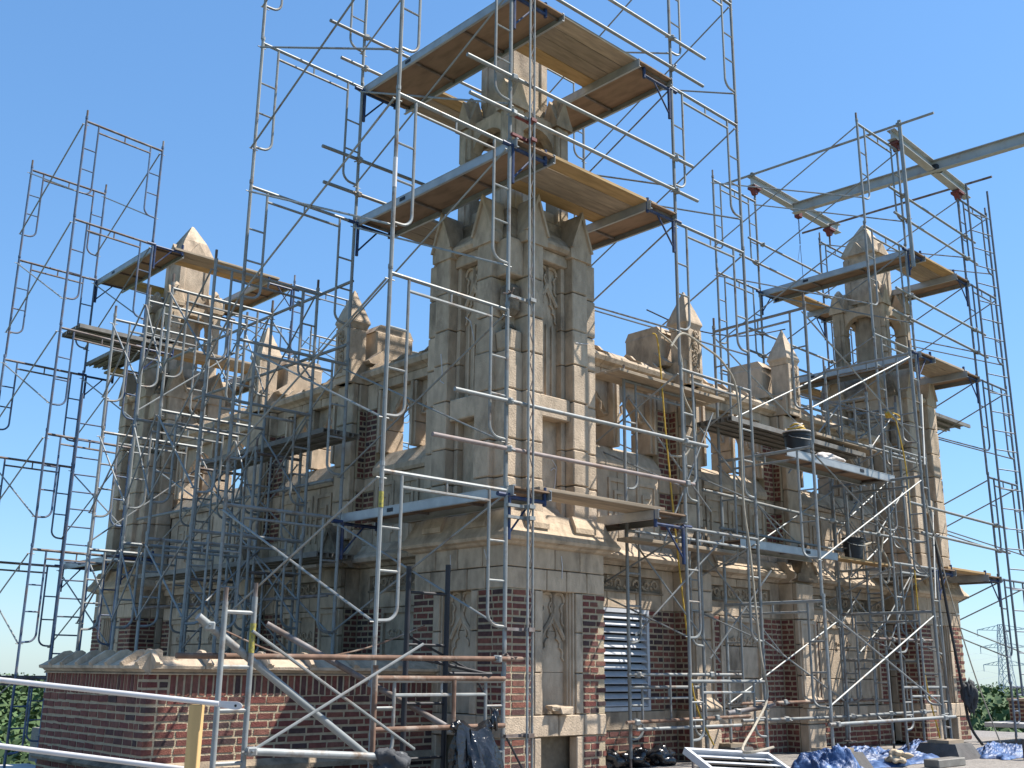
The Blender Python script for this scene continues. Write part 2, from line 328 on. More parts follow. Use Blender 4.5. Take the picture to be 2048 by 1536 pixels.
# ------------------------------------------------------------------ corner turret
T = 1.634
def make_turret(label):
    root = thing('corner_turret', label, 'tower', group='gothic corner turrets')
    faces = [lambda u, d, z: (u, -d, z), lambda u, d, z: (-d, u, z), lambda u, d, z: (u, T+d, z), lambda u, d, z: (T+d, u, z)]
    specs = []
    # cores
    MB().box(.19, T-.19, .19, T-.19, ROOF, 1.40).build('base_core', M['core'], root)
    for fi, to in enumerate(faces):
        vis = fi < 2
        if vis:
            # brick backing of mortar, set just behind the brick faces
            for a, b_ in ((0.012, .455), (1.245, T-.012)):
                stone(root, to, a, b_, -.2, -.0045, ROOF, -.69, 'mortar_bed', 'mortar', 0, 0, 0)
                stone(root, to, a, b_, -.2, -.0047, -.455, .905, 'mortar_bed', 'mortar', 0, 0, 0)
            for (za, zb, st) in ((ROOF, -.69, 0), (-.455, .905, 1)):
                brick_field(specs, 0, .455, za, zb, to, st, corner0=fi)
                brick_field(specs, 1.245, T, za, zb, to, st, corner1=1-fi if fi == 0 else None)
            # lower niche
            for a, b_ in ((.455, .57), (1.13, 1.245)): stone(root, to, a, b_, -.12, .006, ROOF, -.69)
            # band
            for a, b_ in splits(0 if fi == 0 else .0, T, 4): stone(root, to, a if a else (-.0 if fi == 0 else .014), b_, -.1, .012, -.69, -.455)
            # window: jambs, sill, head, panel, mouldings, tracery
            for zi in range(3):
                za, zb = -.455+zi*.4533, -.455+(zi+1)*.4533
                for a, b_ in ((.455, .575), (1.125, 1.245)): stone(root, to, a, b_, -.16, .008, za, zb)
            for zi in range(3):
                za, zb = -.455+zi*.46, -.455+(zi+1)*.46
                stone(root, to, .575, 1.125, -.18, -.125, za, zb, 'panel', gap=.002, bev=.003)
            def mould(b):
                for k, (q, dd) in enumerate(((0.0, -.02), (.028, -.045), (.052, -.07))):
                    b.box(.575+q, .575+q+.026, dd-.11, dd, -.453, .96-q); b.box(1.125-q-.026, 1.125-q, dd-.11, dd, -.453, .96-q)
                    b.box(.575+q, 1.125-q, dd-.11, dd+.001, .96-q, .986-q)
            piece(root, to, mould, 'window_moulding')
            piece(root, to, lambda b: tracery(b, .655, 1.045, .05, .90, -.112), 'tracery')
        else:
            stone(root, to, 0.06, T-.06, -.05, -.0, ROOF, .9, m='stonedark')
        # plain ashlar courses over the brick
        for k, (za, zb) in enumerate(((.905, 1.15), (1.15, 1.395))):
            for a, b_ in splits(0.0 if fi in (0, 2) else .014, T if fi in (0, 2) else T-.014, 4 if k else 5): stone(root, to, a, b_, -.1, .002, za, zb)
    # ledge
    def ring(h, z): return (T/2+h, z)
    b = MB().sq(T/2, T/2, [ring(.0, 1.385), ring(.05, 1.40), ring(.075, 1.425), ring(.135, 1.44), ring(.15, 1.475), ring(.13, 1.51), ring(.08, 1.58), ring(.03, 1.69), ring(.0, 1.78)])
    b.build('cornice', M['stone'], root)
    # shaft core
    MB().box(.2, T-.2, .2, T-.2, 1.6, 5.3).build('shaft_core', M['stone'], root)
    Z = [1.62, 2.18, 2.62, 3.22, 3.70, 4.15, 4.65, 5.14]
    for fi, to in enumerate(faces):
        for k in range(7):
            for a in (.28, 1.074):
                stone(root, to, a, a+.28, -.26, .03+random.uniform(-.006, .006), Z[k], Z[k+1], bev=.012, jit=.003)
        for a in (.28, 1.074):
            def wedge(b, a=a): b.prism([(-.05, 1.6), (.10, 1.6), (.10, 1.66), (.035, 1.80), (-.05, 1.80)], 'x', a-.035, a+.315)
            piece(root, to, wedge, 'buttress_foot')
            # gablet
            def gab(b, a=a):
                c = a+.14; n = 9
                prof = [(c-.185, 5.10), (c+.185, 5.10), (c+.19, 5.22), (c+.155, 5.30), (c+.03, 5.70), (c, 5.74), (c-.03, 5.70), (c-.155, 5.30), (c-.19, 5.22)]
                b.prism(prof, 'y', -.42, .055)
                b.prism([(c-.20, 5.235), (c-.165, 5.235), (c, 5.665), (c+.165, 5.235), (c+.20, 5.235), (c, 5.765)], 'y', .03, .085)
            piece(root, to, gab, 'gablet', 'stone')
        # panel between the buttresses
        for a, b_ in ((.56, .635), (.999, 1.074)):
            for k in range(7): stone(root, to, a, b_, -.2, -.105, Z[k], Z[k+1], 'panel_stile', bev=.006)
        stone(root, to, .555, 1.079, -.2, -.02, 2.96, 3.24, 'lintel', bev=.012)
        stone(root, to, .555, 1.079, -.2, -.06, 4.98, 5.14, 'lintel', bev=.012)
        def sill(b): b.prism([(-.2, 1.6), (.03, 1.6), (.03, 1.64), (-.17, 1.90), (-.2, 1.90)], 'x', .565, 1.069)
        piece(root, to, sill, 'sloped_sill')
        def drip(b): b.prism([(-.35, 5.14), (.0, 5.14), (.035, 5.18), (.03, 5.22), (-.16, 5.42), (-.35, 5.42)], 'x', .56, 1.074)
        piece(root, to, drip, 'drip_mould')
        if fi < 2:
            def tr(b):
                tracery(b, .645, .99, 4.15, 4.97, -.18)
                for q in (.72, .817, .915): b.box(q-.012, q+.012, -.2, -.175, 3.26, 4.2)
            piece(root, to, tr, 'tracery')
    for ci, (cx, cy) in enumerate(((.05, .05), (T-.30, .05), (.05, T-.30), (T-.30, T-.30))):
        for k in range(7):
            if ci == 0 and k == 4:
                # broken corner: stump, and a darker block standing in for the shaded hollow
                stone(root, lambda u, d, z: (u, d, z), cx, cx+.25, cy, cy+.25, Z[k], Z[k]+.27, bev=.03, jit=.012)
                stone(root, lambda u, d, z: (u, d, z), cx+.11, cx+.25, cy+.11, cy+.25, Z[k]+.27, Z[k+1]-.06, 'dark_hollow_block', 'stonedark', bev=.05, jit=.02)
                continue
            big = ci == 0 and k == 5
            stone(root, lambda u, d, z: (u, d, z), cx+(.02 if big else 0), cx+.25, cy+(.02 if big else 0), cy+.25, Z[k], Z[k+1]-(.08 if big else 0), m='stonedark' if big else 'stone', bev=.07 if big else .014, jit=.012 if big else .003)
    # roof slope from shaft to belfry
    c = T/2
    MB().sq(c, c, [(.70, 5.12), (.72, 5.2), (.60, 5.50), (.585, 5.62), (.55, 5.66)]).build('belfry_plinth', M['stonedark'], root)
    # belfry core and piers
    MB().sq(c, c, [(.27, 5.6), (.27, 7.45)], n=8).build('belfry_core', M['stone'], root)
    zz = [5.62, 6.1, 6.62, 7.12]
    for sx in (-1, 1):
        for sy in (-1, 1):
            px, py = c+sx*.415, c+sy*.415
            for k in range(3):
                stone(root, lambda u, d, z: (u, d, z), px-.115, px+.115, py-.115, py+.115, zz[k], zz[k+1], 'pier_stone', bev=.015, jit=.003)
            b = MB()
            for dx, dy in ((1, 0), (0, 1)):
                if dx: b.box(px+sx*.1, px+sx*.132, py-.05, py+.05, 5.66, 6.95)
                else: b.box(px-.05, px+.05, py+sy*.1, py+sy*.132, 5.66, 6.95)
            b.build('pier_rib', M['stone'], root)
            b = MB()
            g = [(-.15, 7.10), (.15, 7.10), (.155, 7.17), (.12, 7.22), (.0, 7.52), (-.12, 7.22), (-.155, 7.17)]
            b.prism([(px+a, z) for a, z in g], 'y', py-.15, py+.15); b.prism([(py+a, z) for a, z in g], 'x', px-.151, px+.151)
            b.sq(px, py, [(.085, 7.2), (.055, 7.55), (.02, 7.62)])
            b.build('pier_gablet', M['stone'], root)
            # diagonal rib linking pier and core
            b = MB(); b.box(-.16, .16, -.05, .05, 6.98, 7.3); b.box(-.16, .16, -.05, .05, 5.6, 5.86)
            ang = math.atan2(sy, sx); b.map(lambda v: (c+sx*.27+v.x*math.cos(ang)-v.y*math.sin(ang), c+sy*.27+v.x*math.sin(ang)+v.y*math.cos(ang), v.z))
            b.build('flying_rib', M['stone'], root)
    for fi in range(4):
        to = faces[fi]
        def arch(b):
            x0, x1 = c-.305, c+.305; n = 10; zs = 6.72; r = (x1-x0)/2
            top = 7.16
            for i in range(n):
                a0, a1 = math.pi-i*math.pi/n, math.pi-(i+1)*math.pi/n
                p = [(c+r*math.cos(a0), zs+.26*math.sin(a0)), (c+r*math.cos(a1), zs+.26*math.sin(a1))]
                b.prism([p[0], p[1], (p[1][0], top), (p[0][0], top)], 'y', -.50, -.35)
        piece(root, to, arch, 'belfry_arch')
        piece(root, to, lambda b: b.box(c-.305, c+.305, -.5, -.35, 5.62, 5.84), 'belfry_sill')
    # spire core
    b = MB().sq(c, c, [(.30, 7.30), (.30, 8.33)]);
    b.build('spire_base', M['stone'], root)
    for sx in (-1, 1):
        for sy in (-1, 1):
            b = MB(); b.box(c+sx*.20, c+sx*.325, c+sy*.20, c+sy*.325, 7.50, 8.28, bev=.01)
            b.sq(c+sx*.262, c+sy*.262, [(.005, 7.26), (.062, 7.50)]); b.build('spire_corner_stone', M['stone'], root)
    b = MB().sq(c, c, [(.29, 8.30), (.34, 8.34), (.345, 8.38), (.245, 8.66)]); b.build('spire_lower', M['stone'], root)
    b = MB().sq(c, c, [(.24, 8.666), (.225, 8.70), (.035, 9.06), (.012, 9.09)]); b.build('spire_tip', M['stone'], root)
    for s in (-1, 1):
        for to in faces[:1]:
            pass
    for fi, to in enumerate(faces):
        def sg(b): b.prism([(c-.19, 8.33), (c+.19, 8.33), (c, 8.60)], 'y', -(c-.375), -(c-.2))
        piece(root, to, sg, 'spire_gable')
    return root, specs
LX, LY = 9.563, 9.542
tA, spA = make_turret('near corner turret of pale stone, its brick base in full view')
finish_list = [(tA, spA, (0, 0, 0))]
tB = copy_tree(tA); tB.location = (0, LY, 0); tB.scale = (1, 1, .955); tB['label'] = 'turret on the left behind the blue scaffold, spire tip bare'
tC = copy_tree(tA); tC.location = (LX, 0, 0); tC.scale = (1, 1, .955); tC['label'] = 'turret on the right below the steel I-beams'
for t_, off in ((tA, (0, 0, 0)), (tB, (0, LY, 0)), (tC, (LX, 0, 0))): finish_bricks(t_, list(spA), off)

# white sealant streaks left on the near turret
for pts in ([(.93, .195, 2.5), (1.0, .19, 2.42), (.98, .19, 2.22), (.94, .19, 2.08)], [(.90, .19, 2.36), (.96, .19, 2.4), (1.0, .19, 2.38)], [(.88, -.007, 1.32), (.90, -.007, 1.2), (.89, -.007, 1.06)], [(.35, -.007, 1.36), (.36, -.007, 1.22)],
            [(-.007, .95, 1.33), (-.007, .94, 1.2), (-.007, .95, 1.12)], [(-.007, .35, 1.35), (-.007, .30, 1.22)], [(-.035, 1.2, 3.85), (-.036, 1.16, 3.6), (-.036, 1.2, 3.5), (-.036, 1.12, 3.45)], [(.1, .9, 4.3), (.1, .8, 4.22), (.1, .72, 3.95)], [(1.12, -.036, 3.98), (1.3, -.036, 4.0), (1.35, -.036, 4.02)], [(1.13, -.034, 5.35), (1.14, -.06, 5.5)]):
    MB().tube(pts, .0065, 5).build('sealant_streak', M['white'], tA, True)
# ------------------------------------------------------------------ screen walls between the turrets
def make_wall(label, to, L, PC, louver_bay, pins):
    """to(u,d,z): u along the wall, d outward from plane v=.52, z up"""
    root = thing('penthouse_wall', label, 'wall', group='gothic screen walls')
    specs = []
    piece(root, to, lambda b: b.box(T-.1, L+.1, -.50, -.15, ROOF, 1.5), 'wall_core', 'core')
    piece(root, to, lambda b: b.box(T-.1, L+.1, -.33, -.09, 1.5, 2.80), 'wall_core', 'core')
    edges = [T]+[q for c in PC for q in (c-.49, c+.49)]+[L-.12]
    bays = [(edges[i], edges[i+1]) for i in range(0, len(edges), 2)]
    for bi, (a, e) in enumerate(bays):
        w = e-a
        # ---- lower bay
        piece(root, to, lambda b: b.box(a, e, -.1, -.0055, ROOF, -.69), 'mortar_bed', 'mortar')
        brick_field(specs, a, e, ROOF, -.69, to, bi)
        for q, r in splits(a, e, 3): stone(root, to, q, r, -.1, .01, -.69, -.46)
        s = .30
        for q, r in ((a, a+s), (e-s, e)):
            piece(root, to, lambda b: b.box(q, r, -.1, -.0055, -.455, .815), 'mortar_bed', 'mortar')
            brick_field(specs, q, r, -.455, .815, to, bi, L=.2)
        p0, p1 = a+s, e-s
        if bi == louver_bay:
            lw = piece(root, to, lambda b: (b.box(p0+.002, p0+.05, -.09, .02, -.458, .812), b.box(p1-.05, p1-.002, -.09, .02, -.458, .812), b.box(p0+.05, p1-.05, -.09, .02, .762, .812), b.box(p0+.05, p1-.05, -.09, .02, -.458, -.41)), 'louver_frame', 'louver')
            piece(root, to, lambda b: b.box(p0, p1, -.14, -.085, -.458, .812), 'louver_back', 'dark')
            n = 13
            for i in range(n):
                z = -.41+1.172*(i+.5)/n
                piece(lw, to, lambda b: b.prism([(-.06, z+.034), (-.05, z+.034), (.012, z-.024), (.012, z-.034), (.0, z-.034)], 'x', p0+.05, p1-.05), 'slat', 'louver')
        else:
            for k, (za, zb) in enumerate(((-.455, -.05), (-.05, .40), (.40, .815))):
                for q, r in splits(p0, p1, 2, 0): stone(root, to, q, r, -.1, -.03, za, zb, 'panel_stone')
            def fr(b):
                b.box(p0, p0+.05, -.1, .012, -.455, .81); b.box(p1-.05, p1, -.1, .012, -.455, .81); b.box(p0+.05, p1-.05, -.1, .01, .74, .81)
            piece(root, to, fr, 'panel_frame')
            piece(root, to, lambda b: relief(b, p0+.1, p1-.1, .40, .56, -.03, 5), 'carved_scroll')
            piece(root, to, lambda b: relief(b, p0+.1, p1-.1, -.43, -.30, -.03, 5), 'carved_scroll')
        for q, r in splits(a, e, 3): stone(root, to, q, r, -.1, .0, .815, 1.04)
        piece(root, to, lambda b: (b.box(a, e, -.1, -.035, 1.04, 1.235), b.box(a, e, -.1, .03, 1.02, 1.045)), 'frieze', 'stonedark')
        piece(root, to, lambda b: relief(b, a+.03, e-.03, 1.05, 1.23, -.035, 9), 'carved_frieze', 'stone')
        for q, r in splits(a, e, 2): stone(root, to, q, r, -.1, .02, 1.235, 1.36)
        for q, r in splits(a, e, 3, .05):
            piece(root, to, lambda b: b.prism([(-.1, 1.36), (.05, 1.36), (.09, 1.40), (.20, 1.42), (.22, 1.47), (.20, 1.50), (.12, 1.55), (.05, 1.66), (-.1, 1.70)], 'x', q+.003, r-.003), 'string_course', 'stone')
        # ---- upper panels
        for za, zb in ((1.66, 2.15), (2.15, 2.62)):
            for q, r in splits(a, e, 4, .03): stone(root, to, q, r, -.1, .0, za, zb)
        nk = 3
        for k in range(nk):
            q = a+w*(k+.5)/nk
            def key(b):
                b.box(q-.20, q+.20, -.02, .022, 2.46, 2.51); b.box(q-.20, q-.155, -.02, .0215, 1.80, 2.46)
                b.box(q-.09, q+.09, -.02, .0225, 2.30, 2.345); b.box(q-.09, q-.045, -.02, .0222, 1.95, 2.30)
                b.box(q+.155, q+.2, -.02, .0217, 1.80, 2.46)
            piece(root, to, key, 'carved_key_panel')
        for q, r in splits(a, e, 3, .03):
            piece(root, to, lambda b: b.prism([(-.36, 2.62), (.03, 2.62), (.05, 2.66), (.04, 2.73), (-.12, 2.95), (-.36, 2.95)], 'x', q+.003, r-.003), 'sloped_sill')
        # ---- openings
        jw, mw = .16, .13; n = 2
        ow = (w-2*jw-mw*(n-1))/n
        posts = [(a, a+jw)]+[(a+jw+ow+(i)*(ow+mw), a+jw+ow+mw+i*(ow+mw)) for i in range(n-1)]+[(e-jw, e)]
        for q, r in posts:
            for za, zb in ((2.95, 3.28), (3.28, 3.86)): stone(root, to, q, r, -.36, .0, za, zb, 'mullion_stone')
            piece(root, to, lambda b: (b.box((q+r)/2-.025, (q+r)/2+.025, -.02, .035, 2.95, 3.85)), 'mullion_rib')
        for i in range(n):
            x0 = a+jw+i*(ow+mw); x1 = x0+ow
            def arch(b):
                c_ = (x0+x1)/2; n_ = 12
                def zc(t):
                    y = abs(2*t-1); return 3.38+.36*(1-y**1.6)
                for k in range(n_):
                    t0, t1 = k/n_, (k+1)/n_
                    b.prism([(x0+ow*t0, zc(t0)), (x0+ow*t1, zc(t1)), (x0+ow*t1, 3.86), (x0+ow*t0, 3.86)], 'y', -.30, -.10)
                for sgn in (0, 1):
                    m_ = lambda t: x0+ow*(t if sgn == 0 else 1-t)
                    b.tube([(m_(.0), -.10, 3.42), (m_(.14), -.10, 3.40), (m_(.24), -.10, 3.46), (m_(.22), -.10, 3.55), (m_(.34), -.10, 3.60), (m_(.42), -.10, 3.68), (m_(.5), -.1, 3.74)], .02, 5)
            piece(root, to, arch, 'opening_arch')
        for q, r in splits(a, e, 3): stone(root, to, q, r, -.36, .012, 3.86, 4.0, 'lintel')
    # ---- coping over everything
    n = 14
    for q, r in splits(T, L, n, .12):
        def cop(b):
            b.prism([(-.42, 3.995), (.02, 3.995), (.05, 4.03), (.12, 4.06), (.14, 4.12), (.12, 4.16), (.02, 4.20), (-.1, 4.29), (-.42, 4.29)], 'x', q+.004, r-.004)
        piece(root, to, cop, 'coping_stone')
        def curl(b):
            b.prism([(.12, 4.16), (.14, 4.185), (.05, 4.225), (-.02, 4.30), (-.1, 4.335), (-.16, 4.29)], 'x', q+.004, q+.055)
            b.prism([(.12, 4.16), (.13, 4.17), (.04, 4.21), (-.03, 4.285), (-.16, 4.295)], 'x', q+.055, q+.09)
        piece(root, to, curl, 'coping_curl')
    # ---- piers and pilasters
    for ci, c in enumerate(PC):
        P0, P1 = c-.49, c+.49
        piece(root, to, lambda b: b.box(P0+.006, P1-.006, -.3, -.02, ROOF, 4.0), 'pier_core', 'core')
        zones = ((ROOF, -.69, .22), (-.455, .815, .22), (1.9, 2.42, .13), (2.62, 3.60, .13))
        for za, zb, dd in zones:
            for q, r in ((P0, c-.24), (c+.24, P1)):
                piece(root, to, lambda b: b.box(q+.003, r-.003, -.1, -.0012, za+.003, zb-.003), 'mortar_bed', 'mortar')
                brick_field(specs, q, r, za, zb, to, ci, d=.004, L=.2)
            piece(root, to, lambda b: b.box(c-.2285, c+.2285, -.05, dd, za+.003, zb-.003), 'mortar_bed', 'mortar')
            for sg in (-1, 1):
                tof = (lambda u, d, z: to(c-.233-d, u, z)) if sg < 0 else (lambda u, d, z: to(c+.233+d, u, z))
                brick_field(specs, .004, dd-.002, za, zb, tof, ci+1, L=.2)
        for za, zb in ((-.69, -.455), (.815, 1.36), (1.66, 1.9), (2.42, 2.62), (3.60, 3.99)):
            for q, r in ((P0, c-.24), (c+.24, P1)): stone(root, to, q, r, -.1, .006, za, zb)
            dd = .22 if za < 1.5 else .13
            stone(root, to, c-.233, c+.233, -.05, dd-.002, za, zb)
        piece(root, to, lambda b: b.prism([(-.1, 1.36), (.05, 1.36), (.09, 1.40), (.20, 1.42), (.22, 1.47), (.20, 1.50), (.12, 1.55), (.05, 1.66), (-.1, 1.70)], 'x', P0+.003, P1-.003), 'string_course', 'stone')
        piece(root, to, lambda b: b.prism([(-.1, 1.362), (.24, 1.362), (.27, 1.40), (.34, 1.42), (.36, 1.47), (.34, 1.50), (.27, 1.55), (.2, 1.66), (-.1, 1.705)], 'x', c-.33, c+.33), 'string_course', 'stone')
        for k, (za, zb) in enumerate(((ROOF, -.69), (-.69, -.455), (-.455, .0), (.0, .45), (.45, .815), (.815, 1.1), (1.1, 1.36))):
            stone(root, to, c-.235, c+.235, .221, .31 if k > 1 else .38, za, zb, 'buttress_stone', bev=.015)
        def bgab(b):
            b.prism([(c-.28, 1.38), (c+.28, 1.38), (c+.285, 1.47), (c+.22, 1.56), (c, 1.95), (c-.22, 1.56), (c-.285, 1.47)], 'y', .1, .37)
            b.prism([(c-.26, 1.50), (c-.215, 1.50), (c, 1.86), (c+.215, 1.50), (c+.26, 1.5), (c, 1.97)], 'y', .33, .405)
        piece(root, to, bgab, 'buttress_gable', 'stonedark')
        def recess(b):
            for x in (c-.21, c+.165): b.box(x, x+.045, .3, .335, -.45, .80)
            b.box(c-.165, c+.165, .3, .334, .75, .80)
            b.prism([(.3, -.46), (.40, -.46), (.40, -.42), (.315, -.30), (.3, -.30)], 'x', c-.235, c+.235)
        piece(root, to, recess, 'buttress_moulding')
        for k, (za, zb) in enumerate(((1.75, 2.3), (2.3, 2.8), (2.8, 3.4), (3.4, 4.0))):
            stone(root, to, c-.20, c+.20, .131, .23, za, zb, 'buttress_stone', bev=.015)
        # pinnacle
        pd = .16
        pn = piece(root, to, lambda b: (b.box(c-.15, c+.15, pd-.15, pd+.165, 4.0, 4.84, bev=.012), b.box(c-.215, c+.215, pd-.2, pd+.14, 4.0, 4.34)), 'pinnacle')
        piece(pn, to, lambda b: (b.box(c-.15, c-.095, pd+.15, pd+.185, 4.10, 4.84), b.box(c+.095, c+.15, pd+.15, pd+.185, 4.10, 4.84), b.box(c-.095, c+.095, pd+.15, pd+.184, 4.10, 4.15)), 'pinnacle_frame')
        piece(pn, to, lambda b: (relief(b, c-.09, c+.09, 4.17, 4.82, pd+.168, 7, True), relief(b, c-.08, c+.08, 4.2, 4.82, pd+.174, 5, True)), 'carved_leaves')
        piece(pn, to, lambda b: b.sq(c, pd, [(.152, 4.84), (.17, 4.90), (.188, 4.93), (.185, 4.96), (.112, 5.18), (.105, 5.19), (.010, 5.46)]), 'pinnacle_cap')
        piece(root, to, lambda b: (b.box(c-.22, c+.22, -.80, -.12, 4.0, 4.86, bev=.02), b.prism([(-.82, 4.85), (-.10, 4.85), (-.2, 4.97), (-.75, 4.97)], 'x', c-.2, c+.2)), 'merlon')
        piece(root, to, lambda b: b.prism([(-.2, 4.29), (.06, 4.29), (.1, 4.33), (-.02, 4.42), (-.15, 4.52)], 'x', c-.36, c-.19), 'merlon_foot')
    return root, specs
WV = .52
toR = lambda u, d, z: (u, WV-d, z)
toL = lambda u, d, z: (WV-d, u, z)
wR, spR = make_wall('sunlit gothic wall with white louver, running right from the near turret', toR, LX, [3.86, 6.45], 0, None)
wL, spL = make_wall('shaded gothic wall running left from the near turret', toL, LY, [3.76, 6.22], -1, None)
finish_bricks(wR, spR, (0, 0, 0)); finish_bricks(wL, spL, (0, 0, 0))
struct(MB().box(.9, LX+.7, .9, LY+.7, 1.9, 2.0).build('unseen_roof_slab', M['roof']))  # unseen slab, put in to keep stray light from behind the walls

# ------------------------------------------------------------------ low brick parapet block on the left
root = thing('brick_parapet', 'low red brick wall with pale curled coping at lower left', 'wall')
BX0, BX1, BY0, BY1 = -3.48, -.0, 1.2, 3.75
MB().box(BX0+.0045, BX1, BY0+.0045, BY1, ROOF, -.03).build('mortar_bed', M['mortar'], root)
specs = []
toF = lambda u, d, z: (BX0+u, BY0-d, z); toS = lambda u, d, z: (BX0-d, BY0+u, z)
FW, SW = BX1-BX0, BY1-BY0
brick_field(specs, 0, FW, ROOF, -.34, toF, 0, corner0=0, imp=0)
brick_field(specs, 0, SW, ROOF, -.34, toS, 0, corner0=1, imp=1)
for to, wid, i0 in ((toF, FW, 0), (toS, SW, 1)):
    u = .22; brick_field(specs, 0, .215, -.335, -.035, to, 0, corner0=i0, imp=i0)
    while u < wid-.05:
        p = Vector(to(u+.038, -.0485+random.uniform(-.002, .0015), -.15)); 
        hz = random.uniform(.195, .207)
        specs.append((p, (.053, .1, hz) if i0 == 0 else (.1, .053, hz), i0)); u += .077
    u = .22
    while u < wid-.1:
        p = Vector(to(u+.1, -.0485, -.295)); specs.append((p, (.2, .1, .062) if i0 == 0 else (.1, .2, .062), i0)); u += .215
finish_bricks(root, specs, (0, 0, 0))
def lowcop(to, wid, n):
    prof = [(-.30, -.03), (.03, -.03), (.05, -.01), (.095, .0), (.10, .028), (.06, .045), (.01, .075), (-.05, .105), (-.10, .115), (-.30, .115)]
    for q, r in splits(0, wid, n, .1):
        piece(root, to, lambda b: b.prism(prof, 'x', q+.004, r-.004), 'coping_stone')
        def lip(b):
            b.prism([(.10, .028), (.125, .06), (.085, .10), (.03, .135), (-.03, .175), (-.09, .185), (-.13, .165), (-.13, .115), (-.30, .115)], 'x', q+.006, q+.05)
            b.prism([(.10, .028), (.112, .048), (.07, .075), (.02, .105), (-.04, .142), (-.10, .15), (-.14, .115), (-.30, .115)], 'x', q+.05, q+.085)
        piece(root, to, lip, 'coping_lip')
lowcop(toF, FW-.02, 6); lowcop(toS, SW, 7)
for to, wid in ((toF, FW), (toS, SW)):
    piece(root, to, lambda b: b.prism([(-.1, -.03), (.012, -.03), (.035, -.045), (.03, -.055), (-.1, -.055)], 'x', 0, wid), 'coping_bed')
piece(root, toS, lambda b: b.prism([(-.05, -.95), (.06, -.95), (.08, -.92), (.0, -.86), (-.05, -.86)], 'x', 0, SW), 'plinth_course', 'stonedark')
piece(root, toF, lambda b: b.prism([(-.05, -.97), (.05, -.97), (.06, -.92), (.0, -.86), (-.05, -.86)], 'x', 0, FW), 'plinth_course', 'stonedark')
MB().box(BX0+.05, BX1, BY0+.05, BY1-.02, -.03, .09).build('parapet_roof', M['roof'], root)

# ------------------------------------------------------------------ scaffolding
FRM = {}
def frame_meshes(Wd, H, mats):
    key = (round(Wd, 2), round(H, 2), mats)
    if key in FRM: return FRM[key]
    legm, headm = M[mats[0]], M[mats[1]]
    b = MB(); r = .0215
    for x in (0, Wd): b.tube([(x, 0, 0), (x, 0, H+.01)], r); b.tube([(x, 0, H-.015), (x, 0, H+.03)], .026)
    nl = len(b.f); b.tube([(0, 0, H-.06), (Wd, 0, H-.06)], r)
    legs = b.mesh('frame', legm, True); legs.materials.append(headm)
    for p in legs.polygons[nl:]: p.material_index = 1
    head = None
    o_ = .235; rr = .0165
    zt, zb = H-.06, H*.24
    def post(s):
        x0, x1 = (0, o_) if s > 0 else (Wd, Wd-o_)
        pts = [(x1, 0, zt), (x1, 0, zb+.14)]
        for k in range(1, 6):
            a = k/5*math.pi/2; pts.append((x1-s*.13*(1-math.cos(a)), 0, zb+.14-.13*math.sin(a)))
        pts.append((x0, 0, zb+.005))
        return MB().tube(pts, rr, 7).mesh('inner_post', legm, True)
    b = MB(); b.tube([(o_, 0, H-.19), (Wd-o_, 0, H-.19)], rr, 7); b.tube([(Wd/2, 0, H-.19), (Wd/2, 0, H-.06)], .012, 6)
    bar2 = b.mesh('second_bar', headm, True)
    rungs = [MB().tube([(x0, 0, H*t), (x1, 0, H*t)], .0125, 6).mesh('rung', legm, True) for t in (.69, .48) for x0, x1 in ((0, o_), (Wd-o_, Wd))]
    FRM[key] = (legs, head, [post(1), post(-1)], bar2, rungs); return FRM[key]
def add_frame(root, p0, p1, z0, z1, mats):
    p0 = Vector(p0); p1 = Vector(p1); d = p1-p0; ang = math.atan2(d.y, d.x)
    legs, head, posts, bar2, rungs = frame_meshes(d.length, z1-z0, mats)
    f = link('frame', legs, root); f.location = (p0.x, p0.y, z0); f.rotation_euler = (0, 0, ang)
    link('second_bar', bar2, f)
    for q in posts: link('inner_post', q, f)
    for q in rungs: link('rung', q, f)
    return f
def bar(root, a, b, r=.013, m='galv', name='brace', n=6):
    return MB().tube([a, b], r, n).build(name, M[m], root, True)
def clampmesh():
    b = MB(); b.box(-.04, .04, -.04, .04, -.035, .035, bev=.012); b.tube([(0, .03, 0), (0, .085, .01)], .009, 5); b.tube([(.03, 0, .0), (.08, .02, .0)], .009, 5); b.tube([(-.03, -.02, .0), (-.03, -.07, -.02)], .009, 5)
    return b.mesh('clamp', M['galv'])
CLAMP = clampmesh()
def pipe(root, a, b, r=.024, m='galv', clamps=(), name='guard_pipe'):
    o = MB().tube([a, b], r, 10).build(name, M[m], root, True)
    for c in clamps:
        q = link('clamp', CLAMP, o); q.location = Vector(a).lerp(Vector(b), c); q.rotation_euler = (0, random.uniform(-.3, .3), random.uniform(0, 3))
    return o
